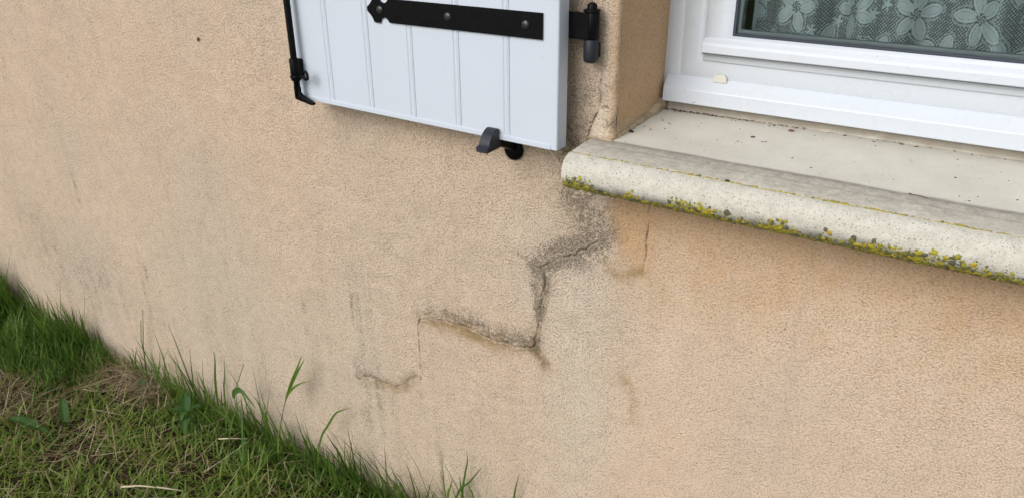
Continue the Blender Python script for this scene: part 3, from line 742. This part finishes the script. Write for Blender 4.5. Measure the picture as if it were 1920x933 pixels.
for i in range(26):                                                     # small stars in the net
    sx, sz = rd.uniform(SX0 * 1.25, 0.2), rd.uniform(1.10, 1.38); dx, dz = us - sx, ZC - sz
    rr = np.hypot(dx, dz); th = np.arctan2(dz, dx)
    den = np.where(rr < 0.0065 + 0.0035 * np.cos(5 * th), 0.93, den)
den = np.where(U < SX0 + 0.057, 0.9, den)
lc = link('lace_curtain', mesh_np('lace_curtain', np.stack([U, CYy, ZC], -1).reshape(-1, 3), grid_faces(len(u), len(zc)), True, dict(lace=np.clip(den, 0, 1).ravel())), M_LACE)
tag(lc, 'pale flowered lace net curtain hanging behind the window glass', 'curtain')

# ------------------------------------------------------------------ shutter
YF, YB = -0.065, -0.035
shut = empty('window_shutter', (-0.60, -0.05, 1.044))
tag(shut, 'white grooved shutter folded back on the wall with black ironwork', 'shutter')
zb = lambda x: 1.044 + (-0.601 - x) * 0.0152
seams = [-1.197, -1.0940, -0.9930, -0.8930, -0.7930, -0.6930, -0.601]
TOPZ = 2.20
for i in range(6):
    x0, x1 = seams[i], seams[i + 1]
    last, first = i == 5, i == 0
    pr = [(x0 + .0002, YB), (x0 + .0002, YF + (.0022 if not first else .002))]
    pr += [(x0 + .0026, YF)] if not first else [(x0 + .0020, YF)]
    if not last:
        pr += [(x1 - .0112, YF), (x1 - .0090, YF + .0015), (x1 - .0070, YF + .0003), (x1 - .0045, YF - .0002), (x1 - .0026, YF + .0003), (x1 - .0002, YF + .0015), (x1 - .0002, YB)]
    else:
        pr += [(x1 - .0030, YF), (x1 - .0012, YF + .0006), (x1 - .0004, YF + .0018), (x1, YF + .0036), (x1, YB)]
    b = B(); b.prism(pr, 2, 1.0, TOPZ)
    for v in b.bm.verts:
        if v.co.z < 1.5: v.co.z = zb(v.co.x) + (0.0 if last else 0.0012)
    o = b.done('board', M_SHUT, shut)
# bottom capping strip, stops short of the hollow end stile
b = B(); x0, x1 = -1.1965, -0.6122
b.box((x0, YF - .0014, 0), (x1, YB + .001, 1), 0)
for v in b.bm.verts: v.co.z = zb(v.co.x) - 0.0006 + (0.0088 if v.co.z > 0.5 else 0)
bmesh.ops.bevel(b.bm, geom=b.bm.edges[:], offset=0.0008, segments=2, affect='EDGES')
b.done('bottom_strip', M_SHUT, shut)
# strap hinge with spearhead tip
ZC0 = 1.2392; H = 0.0201
half = [(-0.9866, .0036), (-0.9835, .0058), (-0.9790, .0098), (-0.9755, .0140), (-0.9730, .0185), (-0.9722, .0212), (-0.9700, .0219), (-0.9610, .0219), (-0.9590, .0212)]
cxn = -0.9480; rn = 0.0098
for k in range(0, 9):
    a = math.pi + 0.28 - (math.pi + 0.5) * k / 8
    half.append((cxn + rn * 1.02 * math.cos(a), 0.0212 + 0.0015 - rn * 0.95 * max(0, math.sin(a) + 0.15) / 1.0))
half = [p for p in half if p[0] < -0.9385] + [(-0.9372, H)]
out = [(x, ZC0 - z) for x, z in half] + [(-0.6287, ZC0 - H), (-0.6287, ZC0 + H)] + [(x, ZC0 + z) for x, z in half[::-1]]
strap = B().prism(out, 1, YF - .0042, YF - .0002, 0.0007, 1).done('strap_hinge', M_BLACK, shut)
for bx in (-0.9560, -0.8090, -0.6585):
    b = B(); b.lathe([(0.0072, 0), (0.0070, .0009), (0.0058, .0022), (0.0036, .0030), (0.0, .0033)], (bx, YF - .0042, ZC0 + .0005), (0, -1, 0), 20)
    o = b.done('bolt', M_STEEL); o.parent = strap
# rear leaf and rolled knuckle at the hinge side
KX, KY = -0.5680, -0.0215
b = B()
b.box((-0.640, YB + .0006, ZC0 - H), (KX + .001, YB + .0046, ZC0 + H), 0.0005, 1)
b.done('hinge_leaf', M_BLACK, shut)
kn = []
b = B()
b.lathe([(0.0, -H), (0.0114, -H), (0.0119, -H + .0006), (0.0119, H - .0006), (0.0114, H), (0, H)], (KX, KY, ZC0), (0, 0, 1), 28)
b.done('knuckle', M_BLACK, shut)
# espagnolette rod with collar, eye and hook
RY = -0.082
rod = B().tube([(-1.1395 , RY, 2.19), (-1.1735 , RY, 1.135), (-1.1738, RY, 1.063)], 0.0063, 14)
for v in rod.bm.verts:
    if v.co.z > 1.5: v.co.x = -1.1735 + (v.co.x + 1.1395)
rodo = rod.done('espagnolette_rod', M_BLACK, shut)
b = B(); b.lathe([(0.0063, 0.042), (0.0090, 0.042), (0.0095, 0.0412), (0.0095, 0.0008), (0.0090, 0), (0.0063, 0)], (-1.1736, RY, 1.0925), (0, 0, 1), 22)
b.box((-1.1800, RY + .004, 1.0945), (-1.1675, YF - .0002, 1.1325), 0.001, 1)
o = b.done('collar', M_BLACK); o.parent = rodo; o.location = -shut.location + Vector((0, 0, 0)); o.location = (0, 0, 0)
b = B(); b.lathe([(0.0100, -.0028), (0.0112, -.0022), (0.0112, .0022), (0.0100, .0028)], (-1.1736, RY, 1.1000), (0, 0, 1), 22)
b.tube([(-1.164, RY - .002, 1.1005), (-1.155, RY - .004, 1.1025), (-1.1485, RY - .005, 1.1045)], [.0030, .0026, .0026], 8)
cpts = [(-1.1415 + .0068 * math.cos(t), RY - .005 - 0.001 * math.cos(t), 1.1065 + .0078 * math.sin(t)) for t in [2 * math.pi * k / 16 + math.pi for k in range(17)]]
b.tube(cpts, .0026, 8)
o = b.done('eye_catch', M_BLACK); o.parent = rodo
b = B(); b.prism([(-1.1798, 1.0590), (-1.1770, 1.0555), (-1.1370, 1.0490), (-1.1325, 1.0495), (-1.1325, 1.0540), (-1.1360, 1.0555), (-1.1540, 1.0612), (-1.1655, 1.0672), (-1.1676, 1.0700), (-1.1676, 1.0800), (-1.1798, 1.0800)], 1, RY - .0045, RY + .0045, 0.0014, 2)
o = b.done('hook', M_BLACK); o.parent = rodo

# pintle in the wall that carries the shutter (plastic sleeve below, cap above)
pin = empty('hinge_pintle', (KX, 0, ZC0))
tag(pin, 'black wall pintle with slate grey sleeve beside the shutter hinge', 'hinge')
b = B(); b.lathe([(0, -.0570), (.0060, -.0570), (.0095, -.0553), (.0112, -.0520), (.0117, -.0480), (.0117, -.0218), (.0110, -.0206), (0, -.0206)], (KX, KY, ZC0), (0, 0, 1), 28)
b.box((KX - .0075, KY, ZC0 - .0520), (KX + .0060, 0.004, ZC0 - .0280), 0.003, 2)
b.done('sleeve', M_GREYP, pin)
b = B(); b.lathe([(0, .0203), (.0075, .0203), (.0130, .0208), (.0135, .0222), (.0125, .0240), (.0080, .0250), (.0078, .0290), (.0070, .0322), (.0040, .0342), (0, .0348)], (KX, KY, ZC0), (0, 0, 1), 24)
b.done('pin_cap', M_BLACK, pin)

# turning shutter stop below the shutter
stop = empty('shutter_stop', (-0.7265, 0, 1.0075))
tag(stop, 'black and slate shutter stop holding the lower edge of the white shutter', 'shutter stop')
b = B(); b.lathe([(.0188, .003), (.0188, -.0055), (.0178, -.0068), (.0090, -.0078), (0, -.0080)], (-0.7240, 0, 1.0075), (0, 1, 0), 32); b.done('rosette', M_BLACK, stop)
b = B(); b.lathe([(.0048, 0), (.0044, .0020), (.0026, .0032), (0, .0035)], (-0.7235, -.0078, 1.0120), (0, -1, 0), 8); b.done('bolt', M_STEEL, stop)
b = B()
arm = [(-0.002, 1.0080), (-.020, 1.0130), (-.040, 1.0230), (-.064, 1.0325), (-.064, 1.0415), (-.036, 1.0390), (-.016, 1.0320), (-.002, 1.0240)]
b.prism(arm, 0, -0.7330, -0.7150, 0.0012, 2); b.done('arm', M_BLACK, stop)
b = B(); b.prism([(-.0620, 1.0310), (-.1030, 1.0300), (-.1048, 1.0315), (-.1040, 1.0385), (-.1005, 1.0405), (-.0620, 1.0425)], 0, -0.7345, -0.7112, 0.0014, 2); b.done('foot_plate', M_GREYP, stop)
b = B(); b.prism([(-.0985, 1.0390), (-.0970, 1.0440), (-.0935, 1.0510), (-.0885, 1.0570), (-.0820, 1.0620), (-.0755, 1.0650), (-.0705, 1.0655), (-.0672, 1.0640), (-.0667, 1.0610), (-.0667, 1.0390)], 0, -0.7335, -0.7116, 0.0020, 3); b.done('head', M_GREYP, stop)

# ------------------------------------------------------------------ grass, straw and weeds
def blades(base, h, w, yaw, lean, bend, tint, segs=3):
    """curved tapering blades: vectorised; returns V, quads, tris, tint"""
    n = len(h); lev = np.linspace(0, 1, segs + 1)
    d = np.stack([np.cos(yaw), np.sin(yaw), np.zeros(n)], -1); sd_ = np.stack([-np.sin(yaw), np.cos(yaw), np.zeros(n)], -1)
    Vs = []
    for i, s in enumerate(lev):
        ang = lean + bend * s
        out = h[:, None] * s * (d * np.sin(lean + bend * s * 0.5)[:, None] + np.array([0, 0, 1.0]) * np.cos(lean + bend * s * 0.5)[:, None])
        c = base + out
        if i < segs:
            ww = (w * (1.0 if s < 0.5 else (1 - (s - 0.5) * 1.3)))[:, None] * 0.5
            Vs += [c - sd_ * ww, c + sd_ * ww]
        else: Vs.append(c)
    k = 2 * segs + 1
    V = np.stack(Vs, 1).reshape(-1, 3); o = np.arange(n)[:, None] * k
    Q = np.concatenate([o + np.array([2 * i, 2 * i + 1, 2 * i + 3, 2 * i + 2]) for i in range(segs - 1)], 0)
    T = o + np.array([2 * segs - 2, 2 * segs - 1, 2 * segs])
    return V, Q, T, np.repeat(tint, k)
def join(parts):
    V, Q, T, A, off = [], [], [], [], 0
    for v, q, t, a in parts:
        V.append(v); Q.append(q + off); T.append(t + off); A.append(a); off += len(v)
    return np.concatenate(V), [np.concatenate(Q), np.concatenate(T)], np.concatenate(A)
def zg(x, y): return 0.012 * fbm(x * 7, y * 7, 3)
def field(n, xr, yr, hr, wr, tr, leanr=(0.05, 0.5), bendr=(0.1, 1.0), dens=None, ypow=1.0, hf=None, hpow=1.0):
    x = rng.uniform(*xr, n); y = yr[1] - (yr[1] - yr[0]) * rng.uniform(0, 1, n) ** ypow
    if dens is not None:
        kk = rng.uniform(0, 1, n) < dens(x, y); x, y = x[kk], y[kk]
    n = len(x); h = (hr[0] + (hr[1] - hr[0]) * rng.uniform(0, 1, n) ** hpow) * (hf(x, y) if hf else 1) * np.clip(1.12 + 0.75 * fbm(x * 13, y * 13, 12, 2), 0.4, 1.9)
    yaw = rng.uniform(0, 2 * math.pi, n); lean = rng.uniform(*leanr, n); bend = rng.uniform(*bendr, n)
    # the wall stops blades from leaning through it
    tipy = y + np.sin(yaw) * h * np.sin(lean + bend * 0.5)
    yaw = np.where(tipy > -0.004, -np.abs(yaw % (2 * math.pi)) , yaw)
    tipy = y + np.sin(yaw) * h * np.sin(lean + bend * 0.5); yaw = np.where(tipy > -0.004, -yaw, yaw)
    tint = np.clip(rng.uniform(*tr, n) + 0.15 * fbm(x * 9, y * 9, 8, 2), 0, 1)
    return blades(np.stack([x, y, zg(x, y) - 0.003], -1), h, rng.uniform(*wr, n), yaw, lean, bend, tint)
hump = lambda x: np.interp(x, [-3.5, -2.87, -2.82, -2.74, -2.62, -2.45, -2.35, -2.25, -2.15], [1.45, 1.35, 0.95, 0.65, 0.85, 0.85, 0.68, 0.45, 0.2])
bandh = lambda x, y: np.interp(x, [-2.1, -1.9, -1.75, -1.6, -1.45, -1.3, -1.1, -0.98, -0.9, -0.7], [0.1, 0.45, 0.9, 1.0, .9, .85, .95, 1.0, .8, .5]) * np.interp(y, [-.14, -.02], [.45, 1])
lawn_d = lambda x, y: np.clip(0.85 + 1.2 * fbm(x * 6, y * 6, 17, 3), 0.30, 1) * np.where((x > -2.25) & (x < -1.95) & (y > -0.14), 0.25, 1) * np.where((x < -2.2) & (y < -.18) & (y > -.34) & (x > -2.55), 0.55, 1)
parts = [
    field(3700, (-3.45, -2.20), (-0.24, -0.006), (0.06, 0.235), (0.0030, 0.0062), (0.0, 0.5), (0.0, 0.45), (0.05, 1.0), hf=lambda x, y: hump(x) * np.interp(y, [-.24, -.12, 0], [.5, .8, 1.0]), hpow=1.2),
    field(1400, (-3.45, -2.16), (-0.26, -0.006), (0.04, 0.12), (0.0025, 0.0050), (0.1, 0.8), (0.1, 0.7), (0.2, 1.2), hf=lambda x, y: hump(x)),
    field(1900, (-2.02, -0.86), (-0.15, -0.004), (0.030, 0.175), (0.0030, 0.0072), (0.12, 0.75), (0.0, 0.6), (0.1, 1.1), dens=lambda x, y: np.interp(x, [-2.02, -1.85, -1.0, -0.88], [.1, .8, 1, .3]), ypow=1.2, hf=bandh, hpow=1.7),
    field(200, (-1.98, -1.0), (-0.07, -0.004), (0.09, 0.23), (0.0022, 0.0044), (0.05, 0.5), (0.0, 0.35), (0.0, 0.7), hpow=1.5),
    field(170, (-3.4, -2.25), (-0.06, -0.004), (0.14, 0.27), (0.0024, 0.0046), (0.0, 0.4), (0.0, 0.3), (0.0, 0.6), hf=lambda x, y: hump(x), hpow=1.3),
    field(420, (-3.05, -2.83), (-0.09, -0.006), (0.10, 0.235), (0.0028, 0.0055), (0.1, 0.6), (0.0, 0.25), (0.0, 0.5)),
    field(90, (-2.72, -2.35), (-0.05, -0.006), (0.10, 0.23), (0.0026, 0.0050), (0.1, 0.6), (0.0, 0.4), (0.0, 0.9)),
    field(190, (-1.0, -0.66), (-0.05, -0.004), (0.08, 0.26), (0.0020, 0.0042), (0.2, 0.6), (0.0, 0.40), (0.0, 0.6), hpow=1.4),
    field(260, (-2.2, -1.0), (-0.035, -0.004), (0.06, 0.20), (0.0018, 0.0036), (0.1, 0.5), (0.0, 0.4), (0.0, 0.7), hpow=1.4),
    field(42000, (-3.5, 0.6), (-1.1, -0.01), (0.018, 0.075), (0.0022, 0.0055), (0.35, 1.0), (0.1, 1.0), (0.2, 1.4), dens=lawn_d, hpow=1.5),
    field(20000, (-3.5, 0.4), (-0.9, -0.02), (0.010, 0.028), (0.004, 0.010), (0.35, 0.95), (0.6, 1.3), (0.1, 0.6), dens=lawn_d),
]
V, F2, A = join(parts)
o = link('grass', mesh_np('grass', V, F2, False, dict(tint=A)), M_GRASS)
tag(o, 'green grass growing along the foot of the wall', 'grass', kind='stuff')
sd_d = lambda x, y: np.clip(0.42 - 1.5 * fbm(x * 6, y * 6, 17, 3), 0.10, 1)
def strawf(n, xr, yr, lr, wr, dens=None, z=(0.004, 0.03), tr=(0.1, 0.9)):
    x = rng.uniform(*xr, n); y = rng.uniform(*yr, n)
    if dens is not None:
        kk = rng.uniform(0, 1, n) < dens(x, y); x, y = x[kk], y[kk]
    n = len(x); L_ = rng.uniform(*lr, n); yaw = rng.uniform(0, 2 * math.pi, n)
    t = y + np.sin(yaw) * L_; yaw = np.where(t > -0.004, -yaw, yaw); t = y + np.sin(yaw) * L_; yaw = np.where(t > -0.004, -yaw, yaw)
    return blades(np.stack([x, y, zg(x, y) + rng.uniform(*z, n)], -1), L_, rng.uniform(*wr, n), yaw, rng.uniform(1.1, 1.62, n), rng.uniform(-0.5, 0.6, n), rng.uniform(*tr, n) ** 1.4)
parts = [strawf(8500, (-3.4, 0.4), (-1.0, -0.015), (0.03, 0.12), (0.0009, 0.0022), sd_d),
         strawf(450, (-2.26, -1.96), (-0.10, -0.008), (0.04, 0.14), (0.0010, 0.0025), None, (0.01, 0.05)),
         strawf(700, (-2.62, -2.15), (-0.36, -0.15), (0.03, 0.09), (0.001, 0.0024), None, (0.008, 0.03), (0.0, 0.55)),
         strawf(220, (-2.6, -1.1), (-0.6, -0.02), (0.06, 0.17), (0.0011, 0.0020), None, (0.02, 0.045), (0.6, 1.0))]
V, F2, A = join(parts)
o = link('dry_straw', mesh_np('dry_straw', V, F2, False, dict(tint=A)), M_STRAW)
tag(o, 'dry pale straw and mowings lying between the grass', 'straw', kind='stuff')

def strip(name, pts, w, mat, tint, parent, fold=0.25):
    """one grass leaf: a folded strip along 3-D points, tapering to the tip"""
    p = [Vector(q) for q in pts]; dense = []
    for i in range(len(p) - 1):
        p0, p1, p2, p3 = p[max(i - 1, 0)], p[i], p[i + 1], p[min(i + 2, len(p) - 1)]
        for k in range(4):
            t = k / 4
            dense.append(0.5 * ((2 * p1) + (p2 - p0) * t + (2 * p0 - 5 * p1 + 4 * p2 - p3) * t * t + (3 * p1 - p0 - 3 * p2 + p3) * t ** 3))
    dense.append(p[-1]); n = len(dense); V = []
    for i, q in enumerate(dense):
        d = (dense[min(i + 1, n - 1)] - dense[max(i - 1, 0)]).normalized(); s = d.cross(Vector((0.25, -1, 0.15))).normalized(); nn = d.cross(s)
        t = i / (n - 1); ww = w * 0.5 * (min(1, 0.45 + t * 2.2) * (1 - max(0, t - 0.45) / 0.56) ** 0.8 if t < 1 else 0.02)
        V += [q - s * ww, q + nn * ww * fold * 2, q + s * ww]
    Fq = []
    for i in range(n - 1):
        for j in (0, 1): Fq.append((i * 3 + j, i * 3 + j + 1, i * 3 + j + 4, i * 3 + j + 3))
    me = mesh_np(name, np.array([tuple(v) for v in V]), np.array(Fq), True, dict(tint=np.full(len(V), tint)))
    return inv(link(name, me, mat), parent)
def plant(name, base, label, cat, group=None):
    e = empty(name, base); return tag(e, label, cat, group)
def stem(pts, r, mat, tint, parent):
    b = B().tube(pts, [r * (1 - 0.45 * i / (len(pts) - 1)) for i in range(len(pts))], 6); o = b.done('stem', mat)
    at = o.data.attributes.new('tint', 'FLOAT', 'POINT'); at.data.foreach_set('value', np.full(len(o.data.vertices), tint, dtype=np.float32))
    return inv(o, parent)
Yp = lambda pts, y: [(x, y, z) for x, z in pts]
GRP = 'tall grass stalks standing against the wall'
e = plant('grass_stalk', (-1.474, -0.05, 0), 'tallest grass stalk with three spread blades standing against the bare wall', 'grass stalk', GRP)
stem(Yp([(-1.474, 0.0), (-1.454, 0.084), (-1.43, 0.157), (-1.404, 0.221)], -.05), .0016, M_GRASS, .25, e)
strip('blade', Yp([(-1.404, 0.221), (-1.371, 0.289), (-1.336, 0.352), (-1.313, 0.397)], -.05), .0075, M_GRASS, .3, e)
strip('blade', Yp([(-1.397, 0.232), (-1.362, 0.297), (-1.329, 0.35), (-1.302, 0.391)], -.052), .0075, M_GRASS, .3, e)
strip('blade', Yp([(-1.396, 0.237), (-1.369, 0.273), (-1.334, 0.306), (-1.292, 0.33)], -.054), .0065, M_GRASS, .45, e)
e = plant('grass_stalk', (-1.33, -0.04, 0), 'single arched grass blade bending over to the right by the wall', 'grass stalk', GRP)
strip('blade', Yp([(-1.335, 0.0), (-1.315, 0.09), (-1.294, 0.15), (-1.265, 0.197), (-1.232, 0.247), (-1.209, 0.266), (-1.189, 0.279), (-1.17, 0.291)], -.04), .0060, M_GRASS, .3, e)
e = plant('grass_stalk', (-2.10, -0.02, 0), 'thin twin grass stems standing above the straw heap at the wall', 'grass stalk', GRP)
stem(Yp([(-2.105, 0.0), (-2.081, 0.122), (-2.078, 0.172), (-2.067, 0.205), (-2.053, 0.247)], -.02), .0016, M_GRASS, .2, e)
stem(Yp([(-2.098, 0.0), (-2.072, 0.154), (-2.053, 0.21), (-2.027, 0.292)], -.021), .0016, M_GRASS, .2, e)
e = plant('grass_stalk', (-1.737, -0.03, 0), 'broad dark upright grass blade, left one of a pair rising from the grass', 'grass stalk', GRP)
strip('blade', Yp([(-1.737, 0.0), (-1.727, 0.119), (-1.718, 0.174), (-1.704, 0.23), (-1.701, 0.265)], -.03), .0080, M_GRASS, .12, e)
e = plant('grass_stalk', (-1.705, -0.03, 0), 'narrow dark upright grass blade, right one of a pair rising from the grass', 'grass stalk', GRP)
strip('blade', Yp([(-1.705, 0.0), (-1.689, 0.138), (-1.673, 0.19), (-1.66, 0.254)], -.03), .0055, M_GRASS, .15, e)
e = plant('grass_stalk', (-1.61, -0.06, 0), 'bright green grass stalk with a broad leaf folded over to the right', 'grass stalk', GRP)
stem(Yp([(-1.615, 0.0), (-1.602, 0.166), (-1.589, 0.199), (-1.566, 0.239), (-1.534, 0.298)], -.06), .0014, M_GRASS, .35, e)
strip('blade', [(-1.600, -.065, .165), (-1.575, -.075, 0.202), (-1.542, -.08, 0.224), (-1.516, -.082, 0.216), (-1.478, -.085, 0.190)], .016, M_WEED, .75, e)
strip('blade', [(-1.610, -.10, 0.02), (-1.575, -.11, .10), (-1.540, -.10, .185), (-1.530, -.09, .205)], .0050, M_WEED, .85, e)
strip('blade', [(-1.515, -.13, 0.02), (-1.513, -.12, .10), (-1.522, -.10, .180), (-1.535, -.085, .210)], .0055, M_WEED, .85, e)
e = plant('grass_stalk', (-0.868, -0.02, 0), 'grass tuft of crossing dark blades low in the middle of the wall', 'grass stalk', GRP)
strip('blade', Yp([(-0.868, 0.0), (-0.862, 0.143), (-0.858, 0.182), (-0.848, 0.234), (-0.842, 0.267), (-0.845, 0.291)], -.02), .0052, M_GRASS, .2, e)
strip('blade', Yp([(-0.905, 0.05), (-0.87, 0.16), (-0.84, 0.201), (-0.819, 0.235), (-0.799, 0.269)], -.022), .0055, M_GRASS, .2, e)
strip('blade', Yp([(-0.860, 0.0), (-0.862, 0.148), (-0.866, 0.178), (-0.867, 0.211)], -.019), .0055, M_GRASS, .15, e)
strip('blade', Yp([(-0.80, 0.0), (-0.831, 0.158), (-0.84, 0.18), (-0.851, 0.2)], -.018), .0048, M_GRASS, .25, e)
e = plant('grass_stalk', (-0.75, -0.02, 0), 'lone grass blade farthest to the right along the foot of the wall', 'grass stalk', GRP)
strip('blade', Yp([(-0.75, 0.0), (-0.730, 0.13), (-0.719, 0.214), (-0.713, 0.252), (-0.704, 0.294)], -.02), .0055, M_GRASS, .2, e)
e = plant('grass_stalk', (-0.91, -0.03, 0), 'pair of slim grass blades just left of the crossing tuft', 'grass stalk', GRP)
strip('blade', Yp([(-0.91, 0.0), (-0.904, 0.13), (-0.906, 0.166), (-0.907, 0.203), (-0.909, 0.235)], -.03), .0042, M_GRASS, .3, e)
strip('blade', Yp([(-0.905, 0.0), (-0.896, 0.139), (-0.887, 0.173), (-0.88, 0.203)], -.03), .0055, M_GRASS, .35, e)
e = plant('grass_stalk', (-2.0, -0.03, 0), 'loose fan of short dark grass blades right of the straw heap', 'grass stalk', GRP)
for pts, w in (([(-1.995, 0.0), (-2.008, 0.062), (-2.036, 0.093), (-2.054, 0.131)], .005), ([(-2.03, 0.0), (-2.022, 0.062), (-1.978, 0.123)], .0055), ([(-2.015, 0.0), (-2.012, 0.071), (-1.984, 0.131), (-1.972, 0.174)], .0048), ([(-1.985, 0.0), (-1.983, 0.046), (-1.963, 0.119), (-1.952, 0.191)], .0048)):
    strip('blade', Yp(pts, -.03), w, M_GRASS, .15, e)
e = plant('grass_stalk', (-2.16, -0.03, 0), 'short yellowed grass blade on the straw heap by the wall', 'grass stalk', GRP)
strip('blade', Yp([(-2.16, 0.0), (-2.144, 0.044), (-2.128, 0.088)], -.03), .012, M_GRASS, 1.0, e)

def leaf(parent, p0, p1, w, up, tint, name='leaf'):
    w *= 0.72; tint *= 0.75; p0 = Vector(p0); p1 = p0 + (Vector(p1) - p0) * 0.85; d = p1 - p0; s = d.cross(Vector((0, 0, 1))).normalized(); V = []; n = 9
    for i in range(n):
        t = i / (n - 1); c = p0 + d * t + Vector((0, 0, up * math.sin(math.pi * min(1, t * 0.9))))
        ww = w * 0.5 * (math.sin(math.pi * min(1, 0.06 + 0.94 * t) ** 0.85) ** 0.8 if t < 1 else 0.03) + 0.0006
        rip = 0.0022 * math.sin(i * 2.1 + p0.x * 90)
        V += [c - s * ww + Vector((0, 0, ww * .28 + rip)), c - s * ww * .5 + Vector((0, 0, ww * .10)), c, c + s * ww * .5 + Vector((0, 0, ww * .10)), c + s * ww + Vector((0, 0, ww * .28 - rip))]
    Fq = [(i * 5 + j, i * 5 + j + 1, i * 5 + j + 6, i * 5 + j + 5) for i in range(n - 1) for j in range(4)]
    tt = np.full(len(V), tint); tt[2::5] = min(1, tint + 0.35)
    return inv(link(name, mesh_np(name, np.array([tuple(v) for v in V]), np.array(Fq), True, dict(tint=tt)), M_WEED), parent)
GW = 'broadleaf weeds in the lawn'
e = plant('broadleaf_weed', (-2.24, -0.36, 0), 'broad smooth dock leaf lying flat in the lawn near the left edge', 'weed', GW)
leaf(e, (-2.25, -.365, .03), (-2.055, -.335, .020), .040, .010, .55)
e = plant('broadleaf_weed', (-2.10, -0.28, 0), 'upright broad green leaf standing in the brown straw patch', 'weed', GW)
leaf(e, (-2.10, -.285, .006), (-2.165, -.245, .075), .034, .01, .60); leaf(e, (-2.10, -.285, .006), (-2.075, -.31, .045), .02, .01, .35)
e = plant('broadleaf_weed', (-2.03, -0.06, 0), 'rounded green leaf beside the straw heap near the wall', 'weed', GW)
leaf(e, (-2.045, -.075, .005), (-2.063, -.05, .062), .042, .006, .40); leaf(e, (-2.03, -.06, .01), (-1.99, -.09, .03), .028, .008, .4)
e = plant('broadleaf_weed', (-1.79, -0.10, 0), 'glossy weed with several pointed leaves in the middle of the grass', 'weed', GW)
leaf(e, (-1.80, -.09, .05), (-1.845, -.05, .095), .038, .01, .55); leaf(e, (-1.79, -.10, .05), (-1.73, -.155, .028), .036, .012, .65)
leaf(e, (-1.80, -.09, .06), (-1.775, -.13, .05), .026, .01, .8); leaf(e, (-1.80, -.09, .05), (-1.87, -.11, .045), .034, .01, .45); leaf(e, (-1.80, -.09, .05), (-1.76, -.05, .07), .028, .01, .4)
def straw_stem(pts, r, label):
    b = B().tube(pts, [r * (1 - .4 * i / (len(pts) - 1)) for i in range(len(pts))], 7); o = b.done('straw_stem', M_STRAW)
    at = o.data.attributes.new('tint', 'FLOAT', 'POINT'); at.data.foreach_set('value', np.full(len(o.data.vertices), 1.0, dtype=np.float32))
    return tag(o, label, 'straw')
straw_stem([(-1.700, -.366, .036), (-1.66, -.34, .040), (-1.60, -.312, .040), (-1.552, -.287, .034)], .0028, 'thick pale straw stem lying at the bottom edge of the lawn')
straw_stem([(-1.628, -.115, .05), (-1.60, -.098, .052), (-1.560, -.072, .05)], .0022, 'short pale straw stem lying in the green grass near the wall')
